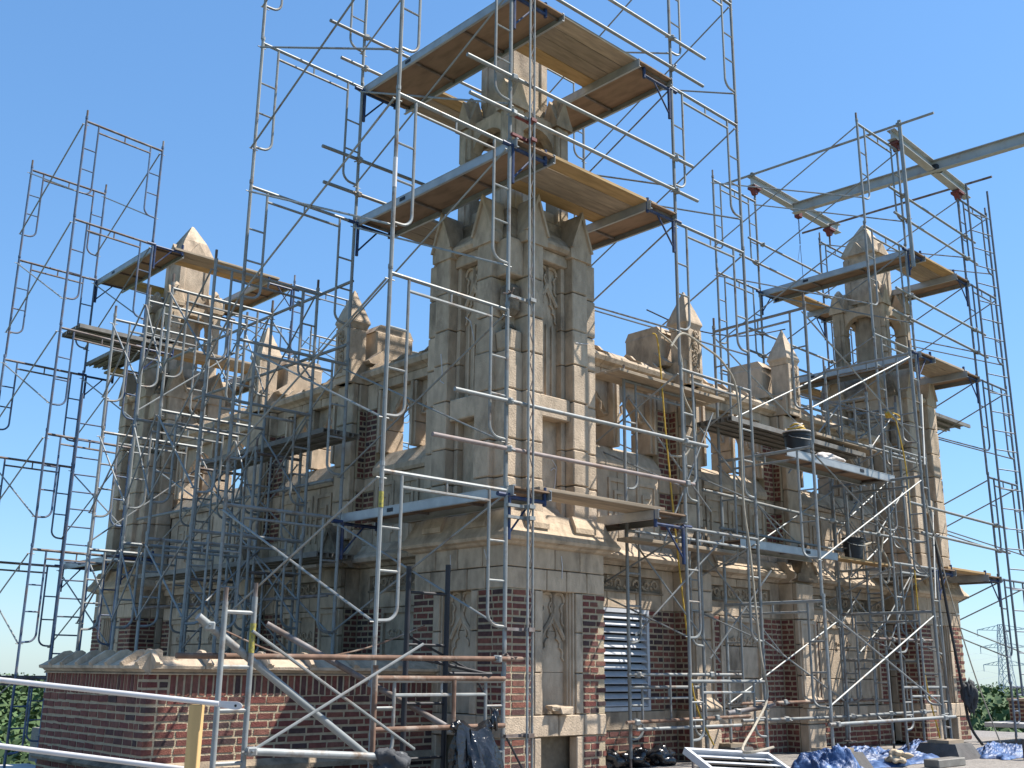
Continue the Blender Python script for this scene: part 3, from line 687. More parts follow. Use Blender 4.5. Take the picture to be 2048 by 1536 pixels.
def tower(label, rows, zs, mats=('galv', 'galv'), brace=True, foot=None, starts=None, name='scaffold_tower', tops=None, bracemat='galv', bstep=None):
    """rows: list of (p0,p1) plan points of the frames; zs: joint levels from the base"""
    c = Vector((0, 0))
    root = thing(name, label, 'scaffold', (0, 0, 0))
    for ri, (p0, p1) in enumerate(rows):
        top = len(zs) if not tops else tops[ri]
        st = starts[ri] if starts else 0
        for k in range(st, min(top, len(zs))-1): 
            j = lambda: random.uniform(-.008, .008)
            add_frame(root, (p0[0]+j(), p0[1]+j()), (p1[0]+j(), p1[1]+j()), zs[k], zs[k+1], mats)
        for p in (p0, p1):
            z = zs[min(top, len(zs))-1]
            MB().tube([(p[0], p[1], z-.05), (p[0], p[1], z+.15)], .0175, 6).build('coupling_pin', M['rustdark'], root, True)
            zb = zs[st]
            b = MB(); b.tube([(p[0], p[1], zb-.12), (p[0], p[1], zb+.05)], .017, 6); b.box(p[0]-.075, p[0]+.075, p[1]-.075, p[1]+.075, zb-.13, zb-.115); b.build('base_jack', M['rustdark'], root)
    if brace:
        for ri in range(len(rows)-1):
            for e in (0, 1):
                a, b_ = rows[ri][e], rows[ri+1][e]; off = .028
                for k in range(len(zs)-1):
                    if starts and k < max(starts[ri], starts[ri+1]): continue
                    if tops and k >= min(tops[ri], tops[ri+1])-1: continue
                    if zs[k+1]-zs[k] < 1.3: continue
                    lo_, hi = zs[k]+.45, zs[k+1]-.13
                    m = MB()
                    m.tube([(a[0]-off, a[1], lo_), (b_[0]-off, b_[1], hi)], .0125, 6); m.tube([(a[0]-off-.02, a[1], hi), (b_[0]-off-.02, b_[1], lo_)], .0125, 6)
                    for q, z in ((a, lo_), (a, hi), (b_, lo_), (b_, hi)): m.tube([(q[0]-off-.04, q[1], z), (q[0]+.05, q[1], z)], .007, 5)
                    m.build('cross_brace', M[bracemat], root, True)
    return root
def bracket(root, p, z, dirv, L=.52, m='bracket', dz=0):
    """side bracket: vertical hung on the leg, arm, diagonal strut and toe post"""
    d = Vector((dirv[0], dirv[1], 0)).normalized(); p = Vector((p[0], p[1], 0))+d*.05
    b = MB(); a = p+Vector((0, 0, z)); e = a+d*L
    b.tube([a, a-Vector((0, 0, .46))], .022); b.tube([a-Vector((0, 0, .02)), e-Vector((0, 0, .02))], .022)
    b.tube([a-Vector((0, 0, .40)), a+d*(L*.62)-Vector((0, 0, .03))], .012); b.tube([e-Vector((0, 0, .06)), e+Vector((0, 0, .14))], .023)
    b.tube([a-d*.16, a], .026)
    return b.build('side_bracket', M[m], root, True)
# --- near turret, left tower
AL = tower('tallest galvanised tower, left of the near turret, reaching past the top of the picture',
           [((-2.27, -.73), (-.69, -.73)), ((-2.24, 2.3), (-.68, 2.3))], [-.98, -.02, 1.88, 3.86, 5.84, 7.86, 9.88], foot=None)
for p in ((-.69, -.73), (-.68, 2.3)):
    for z in (1.80, 5.80, 7.78): bracket(AL, p, z-.02, (1, 0))
ARr = tower('tall galvanised tower standing right of the near turret, in front of the louver',
           [((2.31, -.73), (3.83, -.73)), ((2.31, 2.3), (3.83, 2.3))], [-.98, -.02, 1.78, 3.80, 5.82, 7.82, 9.85])
for p in ((2.31, -.73), (2.31, 2.3)):
    for z in (1.76, 5.80, 7.74): bracket(ARr, p, z-.02, (-1, 0))
# guard rails clamped across both towers
for a, b, cl, m in (((-1.45, -.78, 2.76), (2.75, -.78, 2.80), (.18, .895), 'galv'), ((-1.72, -.78, 2.25), (2.45, -.78, 2.27), (.245, .965), 'oldpipe'),
                 ((-1.39, -.78, 6.61), (2.66, -.78, 6.67), (.175, .91), 'galv'), ((-1.34, -.78, 6.16), (2.75, -.78, 6.19), (.16, .89), 'galv'),
                 ((-1.3, -.78, 8.00), (2.98, -.78, 8.03), (.14, .84), 'galv'), ((-1.2, -.78, 8.46), (3.05, -.78, 8.5), (.13, .82), 'galv')):
    pipe(ARr, a, b, .0235, m, cl)
for a, b, cl in (((-1.29, 2.25, 8.56), (3.0, 2.25, 8.62), (.14, .84)), ((-1.08, 2.25, 8.08), (3.0, 2.25, 8.12), (.1, .83)),
                 ((-1.29, 2.25, 6.67), (3.0, 2.25, 6.72), (.14, .84)), ((-1.24, 2.25, 6.17), (3.0, 2.25, 6.2), (.13, .84))):
    pipe(AL, a, b, .0235, 'galv', cl)
# --- long run along the shaded left wall
LW = tower('run of shorter galvanised scaffold frames along the shaded left wall',
           [((-2.2, 3.15), (-.66, 3.15)), ((-2.2, 4.34), (-.66, 4.34)), ((-2.2, 5.07), (-.66, 5.07)), ((-2.2, 6.2), (-.66, 6.2))], [-1.62, .14, 1.66, 3.34, 5.05], starts=[1, 0, 0, 0])
LW2 = tower('galvanised frames close behind the left run, by the wall pinnacles', [((-.95, 3.98), (-.25, 3.98)), ((-.95, 5.6), (-.25, 5.6))], [-1.62, -.2, 1.3, 2.9], mats=('galv', 'rustdark'))
for x, z, y0, y1, m in ((-.62, 2.35, 2.6, 8.3, 'galv'), (-.64, 4.1, 2.4, 6.6, 'galv'), (-.60, .9, 2.6, 8.2, 'rustdark'), (-.6, 5.0, 2.4, 8.9, 'galv')):
    pipe(LW, (x, y0, z), (x, y1, z+.03), .0215, m, (.2, .7))
for a, b_ in (((-2.2, 3.2, .5), (-.6, 4.3, 1.6)), ((-.62, 4.4, 1.7), (-.62, 7.9, 3.2)), ((-.62, 7.9, 1.7), (-.62, 4.4, 3.3)), ((-2.2, 5.1, 3.4), (-.6, 5.1, 4.7)), ((-2.2, 6.25, 1.7), (-.6, 6.25, 3.0)), ((-2.25, 2.3, 4.4), (-2.2, 4.3, 2.6)), ((-.64, 2.4, 3.9), (-.64, 5.0, 2.1)), ((-.64, 2.4, .4), (-.64, 5.0, 1.9))): bar(LW, a, b_, .0125)
# --- left turret towers (blue)
zB = [-1.62, -.1, 1.85, 3.7, 5.5, 7.45, 9.3]
BL = tower('blue painted tower with rusty headers at the far left edge', [((-2.13, 8.62), (-.66, 8.75)), ((-2.13, 11.25), (-.66, 11.3))], zB, mats=('blue', 'rustdark'))
for p in ((-.66, 8.75), (-.66, 11.3)):
    for z in (1.8, 5.45, 7.4): bracket(BL, p, z, (1, 0))
BR = tower('blue scaffold tower seen above the left wall, behind its pinnacles', [((2.3, 8.75), (3.8, 8.75)), ((2.3, 11.3), (3.8, 11.3))], [2.1]+zB[3:-1], mats=('blue', 'bluegrey'))
for p in ((2.3, 8.75), (2.3, 11.3)):
    for z in (5.45, 7.3): bracket(BR, p, z, (-1, 0))
# --- right turret towers
zC = [-.98, -.1, 1.75, 3.58, 5.45, 7.35, 9.25]
CL = tower('galvanised tower on the near side of the right turret, under the long I-beam', [((7.46, -.73), (8.87, -.73)), ((7.46, 2.3), (8.87, 2.3))], zC)
CR = tower('blue grey tower with climbing ladder at the right edge', [((11.28, -.73), (12.55, -.73)), ((11.28, 2.3), (12.55, 2.3))], zC[:-1]+[9.1], mats=('bluegrey', 'bluegrey'))
for t_, x, s in ((CL, 8.87, 1), (CR, 11.28, -1)):
    for y in (-.73, 2.3):
        for z in (1.66, 5.36, 7.26): bracket(t_, (x, y), z, (s, 0), .5)
for z in (1.66+.55, 1.66+1.0, 5.36+.55, 5.36+1.0, 7.26+.55, 7.26+1.0):
    for y, t_ in ((-.78, CR), (2.25, CL)):
        pipe(t_, (8.0+random.uniform(0, .5), y, z+.03), (11.75, y, z-.03), .0225, 'galv', (.15, .88))
# --- far back tower of the hidden fourth turret
D = tower('distant galvanised tower seen through the gap right of the near turret', [((7.4, 8.8), (8.9, 8.8)), ((7.4, 11.8), (8.9, 11.8))], [2.13, 3.7, 5.5, 7.3])
D2 = tower('distant galvanised tower glimpsed between the left wall pinnacle and the near turret', [((4.4, 11.4), (5.9, 11.4)), ((4.4, 13.4), (5.9, 13.4))], [2.13, 3.9, 5.8, 7.5])
pipe(D, (5.2, 8.7, 6.3), (9.6, 8.7, 6.25), .024, 'galv', (.5, .83)); pipe(D, (5.0, 8.7, 5.7), (9.6, 8.7, 5.65), .024, 'galv', (.5, .83))
# --- frames against the louver bay
V = tower('galvanised frames tight against the louver bay, behind the tall right tower', [((2.1, .03), (3.6, .03))], [-.98, -.1, 1.80, 3.76], brace=False)
bar(V, (2.13, -.03, 1.63), (3.30, -.45, .15)); bar(V, (2.14, -.05, .45), (3.45, -.5, 1.75)); bar(V, (3.63, -.02, 1.55), (4.9, -.35, .25)); bar(V, (3.63, -.05, .2), (4.7, -.35, 1.4))
bar(V, (2.13, -.03, 3.45), (3.5, -.25, 2.1)); bar(V, (3.62, -.03, 3.3), (5.1, -.3, 1.9)); bar(V, (2.6, -.1, 1.5), (3.7, -.2, 3.5))
pipe(V, (1.95, -.08, -.01), (4.3, -.08, .0), .021, 'galv', (.08, .7)); pipe(V, (1.9, -.09, -.56), (4.4, -.10, -.53), .021, 'rust', (.07, .7)); pipe(V, (2.05, -.12, -.64), (4.15, -.12, -.64), .021, 'galv', ())
pipe(V, (3.0, -.75, -.45), (3.7, -.95, -.36), .03, 'rustdark', (.2, .8))
for x in (2.75, 3.85): bar(V, (x, -.08, -.56), (x, -.08, .0), .014)
# --- right wall run, frames square to the wall
W1 = tower('galvanised scaffold run along the sunlit right wall, on concrete pads',
           [((4.2, -1.42), (4.2, .08)), ((7.22, -1.42), (7.22, .08))], [-.83, .98, 2.98, 4.92])
pipe(W1, (3.7, .02, 2.45), (7.4, .02, 2.35), .021, 'galv', (.2, .9)); pipe(W1, (4.0, -.02, 1.95), (7.5, -.02, 1.9), .021, 'galv', (.1, .9))
pipe(W1, (4.5, .1, -.60), (8.1, .1, -.60), .022, 'galv', (.3, .8)); pipe(W1, (4.5, .12, -.38), (8.1, .12, -.36), .022, 'rust', (.3, .8))
pipe(W1, (4.1, -1.46, -.58), (7.5, -1.46, -.55), .022, 'galv', (.05, .9))
for z, dx in ((3.3, 0), (2.4, .3), (4.4, .5), (1.2, .2)):
    bar(W1, (7.3+dx, .0, z), (9.3, .15, z-.9)); bar(W1, (7.3, -.1, z-.9), (9.2, .1, z))
W2 = tower('narrow galvanised frames beside the right turret, hung with ropes', [((7.75, -.35), (7.75, .42)), ((8.75, -.35), (8.75, .42))], [-.98, .3, 1.7, 3.1, 4.5])
for a, b_ in (((7.75, -.38, .4), (8.75, -.38, 1.6)), ((7.75, -.38, 2.9), (8.75, -.38, 1.8)), ((7.3, -1.45, 3.1), (8.8, -.8, 4.6)), ((7.25, -1.45, 1.1), (8.8, -.8, 2.6)), ((7.25, -1.46, .85), (8.8, -.8, -.5)), ((6.0, .1, 3.0), (7.7, .1, 4.4))): bar(W2, a, b_, .0125)
for z, y, x0, x1, m in ((2.15, -.45, 6.9, 9.2, 'galv'), (3.55, -.45, 6.8, 9.3, 'galv'), (.55, -.45, 7.2, 9.1, 'rustdark'), (-.55, -.45, 6.9, 9.0, 'galv'), (4.25, .3, 6.2, 9.0, 'galv')): pipe(W2, (x0, y, z), (x1, y, z+.02), .021, m, (.3, .8))
# --- dark steel frame and ladder frame at lower left
DK = thing('steel_upright', 'pair of black steel uprights with rungs left of the brick turret base', 'scaffold frame')
for x, y, zt in ((-1.62, -.35, 1.0), (-1.12, -.35, 1.05)): MB().tube([(x, y, ROOF), (x, y, zt)], .027, 10).build('upright', M['black'], DK, True)
for z in (.75, .25, -.3, -.8): bar(DK, (-1.62, -.35, z), (-1.12, -.35, z), .014, 'black', 'rung')
bar(DK, (-1.62, -.34, .15), (-.55, -.34, -.02), .017, 'black', 'strut'); bar(DK, (-1.12, -.34, -.02), (-.5, -.34, -.02), .02, 'black', 'strut')
bar(DK, (-1.6, -.30, .35), (-.75, -.34, .0), .012, 'black', 'strut'); bar(DK, (-.75, -.34, .0), (-.2, -.55, -1.0), .012, 'black', 'strut')
LF = thing('ladder_frame', 'short grey ladder frame with yellow tag in front of the low brick wall', 'scaffold frame')
for x, zt in ((-3.90, .52), (-3.64, .57)):
    MB().tube([(x, -.95, ROOF), (x, -.95, zt)], .0225, 10).build('leg', M['galv'], LF, True); MB().tube([(x, -.95, zt), (x, -.95, zt+.11)], .018, 8).build('coupling_pin', M['rustdark'], LF, True)
for z in (.44, .02, -.31, -.7): bar(LF, (-3.9, -.95, z), (-3.64, -.95, z), .017, 'galv', 'rung')
MB().tube([(-3.642, -.951, .13), (-3.64, -.951, .36)], .0245, 10).build('yellow_tag', M['tag'], LF, True)
m = MB(); m.tube([(-3.66, -.98, .30), (-1.98, -.98, -.66)], .0135, 7); m.tube([(-3.62, -1.0, -.62), (-1.93, -1.0, .24)], .0135, 7); m.build('cross_brace', M['galv'], LF, True)
tag(pipe(None, (-4.1, -.90, .40), (-2.28, -.90, -.80), .032, 'galv', (.06,), 'raking_pipe'), 'thick grey pipe raking down in front of the low brick wall', 'pipe')
tag(pipe(None, (-3.66, -1.02, -.61), (-2.12, -1.02, -.72), .030, 'galv', (.03, .97), 'base_pipe'), 'thick level pipe at the bottom with dark cloth around its end', 'pipe')
tag(pipe(None, (-2.75, .35, .42), (-.75, -.72, -.78), .030, 'rustdark', (.45, .8), 'raking_pipe'), 'dark raking pipe behind the black uprights, running down to the front leg', 'pipe')
tag(pipe(None, (-4.2, -.80, .10), (-.5, -.80, .13), .024, 'rust', (.91,), 'rusty_pipe'), 'long rusty horizontal pipe level with the wall coping', 'pipe')
RF = thing('rusty_scaffold_base', 'rusty orange bars crossing below the tall left tower', 'scaffold frame')
for z in (-.06, -.50): MB().tube([(-2.27, -.76, z), (-.70, -.76, z)], .0225, 10).build('rusty_bar', M['rust'], RF, True)
MB().tube([(-1.35, -.76, -.5), (-1.35, -.76, -.06)], .02, 8).build('rusty_stub', M['rust'], RF, True)
for x in (-2.30, -2.26): pass
MB().tube([(-2.272, -.76, -.98), (-2.272, -.76, .05)], .0245, 10).build('rusty_leg', M['rust'], RF, True)
tags = thing('leg_label', 'yellow paper strip wrapped on the front left tower leg', 'label')
for z0, z1 in ((1.47, 1.62),): MB().tube([(-2.272, -.732, z0), (-2.272, -.732, z1)], .0238, 10).build('paper_strip', M['tag'], tags, True)
tags = thing('leg_label', 'second paper strip on the same leg, beside the left pinnacle', 'label')
MB().tube([(-2.272, -.732, 4.72), (-2.272, -.732, 5.05)], .0238, 10).build('paper_strip', M['white'], tags, True)
# --- access ladders
def ladder(label, p, d, z0, z1, w=.42, m='blue', step=.28, lean=(0, 0)):
    root = thing('access_ladder', label, 'ladder', (0, 0, 0)); d = Vector((*d, 0)).normalized()
    a = Vector((*p, 0)); le = Vector((*lean, 0))
    for q in (0, w): MB().tube([a+d*q+Vector((0, 0, z0)), a+d*q+le+Vector((0, 0, z1))], .021, 8).build('rail', M[m], root, True)
    n = int((z1-z0)/step)
    for i in range(1, n):
        z = z0+i*step; t = (z-z0)/(z1-z0)
        MB().tube([a+le*t+Vector((0, 0, z)), a+le*t+d*w+Vector((0, 0, z))], .012, 6).build('rung', M[m], root, True)
    return root
ladder('blue access ladder leaning inside the far left tower', (-1.72, 8.4), (1, 0), -1.75, 4.35)
ladder('long ladder strapped to the right edge tower', (11.33, -.9), (1, -.25), -.3, 9.3, w=.62, m='bluegrey', step=.36)

# ------------------------------------------------------------------ decks
def alu_deck(label, x0, x1, y0, y1, z, along='y', name='aluminium_deck', group='aluminium edged plywood decks'):
    root = thing(name, label, 'deck', ((x0+x1)/2, (y0+y1)/2, z), 0, group)
    hx, hy = (x1-x0)/2, (y1-y0)/2
    MB().box(-hx+.02, hx-.02, -hy+.005, hy-.005, .075, .092).build('plywood_panel', M['ply'], root)
    b = MB()
    def chan(xa, xb, ya, yb):
        b.box(xa, xb, ya, yb, .0, .10)
    if along == 'y':
        for s in (-1, 1):
            b2 = MB(); xx = s*hx; b2.box(xx-s*.004, xx, -hy, hy, 0, .10); b2.box(xx-s*.035, xx, -hy, hy, -.006, .002); b2.box(xx-s*.03, xx+s*.003, -hy, hy, .095, .104); b2.build('side_rail', M['alu'], root)
        n = 4
        for i in range(n): y = -hy+.1+(2*hy-.2)*i/(n-1); MB().box(-hx+.01, hx-.01, y-.014, y+.014, .045, .074).build('cross_rail', M['rustdark'], root)
    else:
        for s in (-1, 1):
            b2 = MB(); yy = s*hy; b2.box(-hx, hx, yy-s*.004, yy, 0, .10); b2.box(-hx, hx, yy-s*.035, yy, -.006, .002); b2.box(-hx, hx, yy-s*.03, yy+s*.003, .095, .104); b2.build('side_rail', M['alu'], root)
        n = 4
        for i in range(n): x = -hx+.1+(2*hx-.2)*i/(n-1); MB().box(x-.014, x+.014, -hy+.01, hy-.01, .045, .074).build('cross_rail', M['rustdark'], root)
    # small printed plate on the outer rail
    if along == 'y': MB().box(-hx-.006, -hx-.001, hy*.3, hy*.3+.11, .03, .075).build('maker_plate', M['black'], root)
    else: MB().box(hx*.3, hx*.3+.11, -hy-.006, -hy-.001, .03, .075).build('maker_plate', M['black'], root)
    return root
PB = {}
def board(label, x0, x1, y0, y1, z0, m='plank', group=None, name='wood_plank', rz=0):
    key = (round(x1-x0, 2), round(y1-y0, 2), m)
    if key not in PB: PB[key] = MB().box(-(x1-x0)/2, (x1-x0)/2, -(y1-y0)/2, (y1-y0)/2, 0, .042, bev=.005, jit=.002).mesh(name, M[m])
    o = link(name, PB[key]); o.location = ((x0+x1)/2, (y0+y1)/2, z0); o.rotation_euler = (0, random.uniform(-.003, .003), rz+random.uniform(-.006, .006))
    return tag(o, label, 'plank', group)
lv = {1.78: 'lowest', 5.76: 'middle', 7.74: 'top'}
for z, nm in lv.items():
    if z > 2: alu_deck('%s aluminium edged deck left of the near turret' % nm, -.64, -.02 if z < 7 else .14, -.80, 2.38, z-.0, group='decks around the near turret')
    else: alu_deck('lowest aluminium edged deck, left of the near turret above the cornice', -.64, -.08, -.80, 2.38, z, group='decks around the near turret')
    alu_deck('%s plywood deck right of the near turret, seen from below' % nm, 1.72 if z < 7 else 1.56, 2.26, -.80, 2.38, z, group='decks around the near turret')
    pos = ('outermost', 'second', 'third', 'innermost')
    for k in range(4 if z > 2 else 2):
        y0 = -.74+k*.24
        yl = (k in (0, 3)) if z == 5.76 else (k == 3 and z > 7)
        board('%s board of the %s front deck across the near turret' % (pos[k], nm), -.2-.05*k, 1.92, y0, y0+.232, z+.106, 'plankyel' if yl else 'plank', 'front deck boards of the near turret')
    for k in range(3):
        y0 = 1.70+k*.24
        board('%s board of the %s deck behind the near turret' % (('nearest', 'middle', 'farthest')[k], nm), -.2, 1.92, y0, y0+.232, z+.106, 'plankyel' if k == 0 and z > 7 else 'plank', 'back deck boards of the near turret')
zbd = {1.75: 'lowest', 5.46: 'middle', 7.30: 'top'}
for z, nm in zbd.items():
    if z != 5.46: alu_deck('%s deck on the outer side of the left turret' % nm, -.62, -.05, 8.75, 11.4, z, group='decks around the left turret')
    if z > 2:
        alu_deck('%s deck on the inner side of the left turret' % nm, 1.72, 2.26, 8.75, 11.4, z, group='decks around the left turret')
        for k in range(3): board('%s board of the %s front deck on the left turret' % (('outer', 'middle', 'inner')[k], nm), -.25, 1.95, 8.72+k*.24, 8.72+k*.24+.232, z+.106, 'plankyel' if k == 2 else 'plank', 'front deck boards of the left turret')
        for k in range(2): board('%s board of the %s deck behind the left turret' % (('near', 'far')[k], nm), -.25, 1.95, 10.9+k*.24, 10.9+k*.24+.232, z+.106, 'plankyel' if k == 0 else 'plank', 'back deck boards of the left turret')
zcd = {1.62: 'lowest', 5.30: 'middle', 7.20: 'top'}
for z, nm in zcd.items():
    alu_deck('%s aluminium edged deck on the left of the right turret' % nm, 8.93, 9.46, -.80, 2.38, z, group='decks around the right turret')
    alu_deck('%s deck on the far side of the right turret' % nm, 10.7, 11.24, -.80, 2.38, z, group='decks around the right turret')
    for k in range(3): board('%s board of the %s front deck on the right turret' % (('outer', 'middle', 'inner')[k], nm), 9.3, 10.95, -.74+k*.22, -.74+k*.22+.215, z+.106, 'plankyel' if (k == 0 and z != 5.30) else 'plank', 'front deck boards of the right turret')
    if z > 2:
        for k in range(2): board('%s board of the %s deck behind the right turret' % (('near', 'far')[k], nm), 9.3, 10.95, 1.9+k*.22, 1.9+k*.22+.215, z+.106, 'plankyel' if k == 0 else 'plank', 'back deck boards of the right turret')
# stacks of aluminium planks
ALP = {}
def alu_plank(label, x0, x1, y0, y1, z, group, m='oldalu'):
    key = (round(x1-x0, 2), round(y1-y0, 2))
    if key not in ALP:
        hx, hy = (x1-x0)/2, (y1-y0)/2; b = MB()
        if hx > hy:
            b.box(-hx, hx, -hy, hy, .05, .062)
            for q in (-hy, -.02, hy-.02): b.box(-hx, hx, q, q+.02, 0, .05)
            for q in (-hy, hy-.035): b.box(-hx, hx, q, q+.035, -.006, 0)
        else:
            b.box(-hx, hx, -hy, hy, .05, .062)
            for q in (-hx, -.02, hx-.02): b.box(q, q+.02, -hy, hy, 0, .05)
            for q in (-hx, hx-.035): b.box(q, q+.035, -hy, hy, -.006, 0)
        ALP[key] = b.mesh('metal_plank', M[m])
    o = link('metal_plank', ALP[key]); o.location = ((x0+x1)/2, (y0+y1)/2, z); o.rotation_euler = (0, 0, random.uniform(-.008, .008))
    return tag(o, label, 'metal plank', group)
od = ('first', 'second', 'third', 'fourth')
for k in range(4): alu_plank('%s of the metal planks stored outside the left turret, counting from the near side' % od[k], -1.78, -.1, 8.72+k*.2, 8.91+k*.2, 5.56, 'metal planks on the left tower')
for k in range(3): alu_plank('%s metal plank from the wall on the middle left turret walkway' % od[k], -.62+k*.19, -.44+k*.19, 8.7, 11.4, 5.66, 'metal planks by the left turret')
for k in range(4): alu_plank('%s metal plank of the high walkway on the right wall, counting from the near edge' % od[k], 3.95, 7.6, -.34+k*.17, -.175+k*.17, 3.42, 'high metal planks on the right wall')
for k in range(3): alu_plank('%s metal plank behind the right turret, below its middle deck' % od[k], 11.0, 13.2, .3+k*.5, .75+k*.5, 4.92, 'metal planks behind the right turret')
for k in range(3): alu_plank('%s plank of the dark stack along the left wall under the openings' % od[k], -.55+k*.2, -.36+k*.2, 3.0, 6.5, 3.05, 'metal planks on the left wall run')
for k in range(3): alu_plank('%s plank of the lower walkway on the left wall' % od[k], -.55+k*.2, -.36+k*.2, 3.0, 8.3, 1.42, 'low metal planks on the left wall')
alu_deck('aluminium deck carrying the black bucket', 4.35, 7.35, -.93, -.42, 2.90, 'x', group='decks on the right wall run')
alu_deck('lower aluminium deck close to the right wall', 4.0, 6.5, -.35, .1, 1.68, 'x', group='decks on the right wall run')
board('yellowish plank carrying the dark bucket near the right turret', 6.5, 8.3, -.3, -.05, 1.72, 'plankyel')
board('plank laid high across the louver bay frames, near board', 1.75, 4.0, -.20, .03, 3.72, 'plank', 'planks on the louver bay frames'); board('plank laid high across the louver bay frames, board by the wall', 1.75, 4.0, .05, .28, 3.72, 'plank', 'planks on the louver bay frames')
board('low plank on the louver bay frames beside the cornice', 1.75, 3.9, -.35, -.1, 1.56, 'plank')
for k in range(2): board(('near', 'far')[k]+' plank high on the right wall run', 6.3, 8.4, -.25+k*.24, -.02+k*.24, 3.60, 'plank', 'planks near the right turret')

# ------------------------------------------------------------------ hoist beams over the right turret
def ibeam(label, a, b, h=.2, w=.15):
    a, b = Vector(a), Vector(b); L = (b-a).length
    m_ = MB(); t = .013
    m_.box(0, L, -w/2, w/2, h/2-t, h/2); m_.box(0, L, -w/2, w/2, -h/2, -h/2+t); m_.box(0, L, -t/2, t/2, -h/2+t, h/2-t)
    o = m_.build('steel_beam', M['ibeam']); o.location = a; d = b-a
    o.rotation_euler = (0, -math.asin(d.z/L), math.atan2(d.y, d.x)); return tag(o, label, 'I-beam', 'hoist beams')
ibeam('far short steel I-beam above the right turret, chain hoist hanging below', (8.75, 2.3, 9.62), (12.1, 2.3, 9.57))
ibeam('near short steel I-beam above the right turret, running to the edge tower', (8.7, -.73, 9.46), (11.75, -.73, 9.28))
ibeam('long steel I-beam lying across the two short beams', (10.2, 2.25, 9.44), (10.35, -3.2, 9.30), .22, .13)
def rollers(label, p):
    t_ = thing('beam_clamp', label, 'beam clamp', p, 0, 'red beam clamps')
    MB().box(-.11, .11, -.09, .09, -.05, 0).build('clamp_plate', M['red'], t_); MB().prism([(-.10, -.05), (.10, -.05), (.03, -.16), (-.03, -.16)], 'y', -.05, .05).build('clamp_saddle', M['red'], t_)
    MB().tube([(0, 0, -.45), (0, 0, -.12)], .02, 8).build('screw_jack', M['rustdark'], t_)
for lb, p in (('red clamp under the left end of the far short beam', (8.87, 2.3, 9.50)), ('red clamp under the right end of the far short beam', (11.7, 2.3, 9.46)), ('red clamp under the left end of the near short beam', (8.87, -.73, 9.34)), ('red clamp on the edge tower under the near short beam', (11.3, -.73, 9.18))): rollers(lb, p)
t_ = thing('beam_trolley', 'green trolley gripping the near short beam below the long beam', 'trolley'); MB().box(10.2, 10.45, -.86, -.74, 9.26, 9.38, bev=.02).build('trolley_body', M['bucket'], t_); MB().tube([(10.33, -.9, 9.3), (10.33, -.7, 9.3)], .05, 10).build('wheel', M['bucket'], t_)
hz = thing('chain_hoist', 'small chain hoist hanging from the far short beam', 'hoist')
MB().box(10.40, 10.54, 2.24, 2.36, 9.34, 9.5, bev=.01).build('hoist_body', M['red'], hz)
b = MB()
for i in range(11): z = 9.32-i*.055; b.tube([(10.47+(.014*math.cos(a) if i % 2 else 0), 2.3+(0 if i % 2 else .014*math.cos(a)), z+.03*math.sin(a)) for a in [k*math.pi/3 for k in range(6)]], .006, 4, closed=True)
b.build('chain', M['black'], hz)
MB().tube([(10.47, 2.3, 8.72), (10.52, 2.3, 7.4)], .006, 5).build('hoist_line', M['black'], hz); MB().tube([(10.46, 2.3, 8.72), (10.33, 2.3, 8.3)], .004, 5).build('hoist_line', M['black'], hz)
for a, b_, lb in (((7.0, 2.25, 9.62), (8.8, -1.6, 9.95), 'left'),): pass
pp = thing('tie_pipe', 'upper level pipe tying the two short I-beams on their left', 'pipe'); pipe(pp, (8.72, 2.9, 9.74), (8.80, -1.5, 9.62), .0235, 'galv', (.15, .85))
pp = thing('tie_pipe', 'level pipe tying the I-beams by the ladder tower', 'pipe'); pipe(pp, (11.6, 2.9, 9.52), (11.6, -1.3, 9.42), .0235, 'rustdark', (.15, .85))
MBs = thing('beam_support_pipe', 'heavy grey pipe standing against the near short beam', 'pipe'); MB().tube([(8.83, -.86, 6.9), (8.80, -.86, 9.72)], .035, 10).build('pipe', M['galv'], MBs, True)
hb = ibeam('small beam end poking out behind the near turret on its right', (5.2, 9.0, 6.62), (7.5, 9.0, 6.72), .22, .14)

# ------------------------------------------------------------------ hoist mast in front of the near corner
hm = thing('hoist_mast', 'thin twin rail hoist mast rising in front of the near turret corner', 'hoist mast')
for x in (-.455, -.385): MB().tube([(x, -.83, ROOF), (x-.02, -.83, 10.6)], .0125, 8).build('rail', M['galv'], hm, True)
b = MB()
z = -1.0; k = 0
while z < 10.4:
    x0, x1 = (-.452, -.388) if k % 2 else (-.388, -.452); b.tube([(x0, -.83, z), (x1, -.83, z+.17)], .006, 5); z += .17; k += 1
b.build('lattice', M['rustdark'], hm)
for z, m in ((-.60, 'rustdark'), (.42, 'rustdark'), (1.55, 'galv'), (1.67, 'galv'), (3.95, 'galv'), (5.9, 'red'), (6.15, 'red'), (8.2, 'red')):
    b = MB(); b.box(-.70, -.44, -.79, -.75, z-.015, z+.015); b.box(-.46, -.38, -.86, -.75, z-.02, z+.02); b.build('standoff_bracket', M[m], hm)
for z in (.16, 3.98):
    b = MB()
    for _ in range(6): b.tube([(-.68+random.uniform(-.04, .04), -.76+random.uniform(-.03, .03), z+random.uniform(-.03, .03)), (-.68+random.uniform(-.1, .1), -.76+random.uniform(-.08, .04), z+random.uniform(-.08, .08))], .009, 5)
    b.build('wire_tie', M['rustdark'], hm)

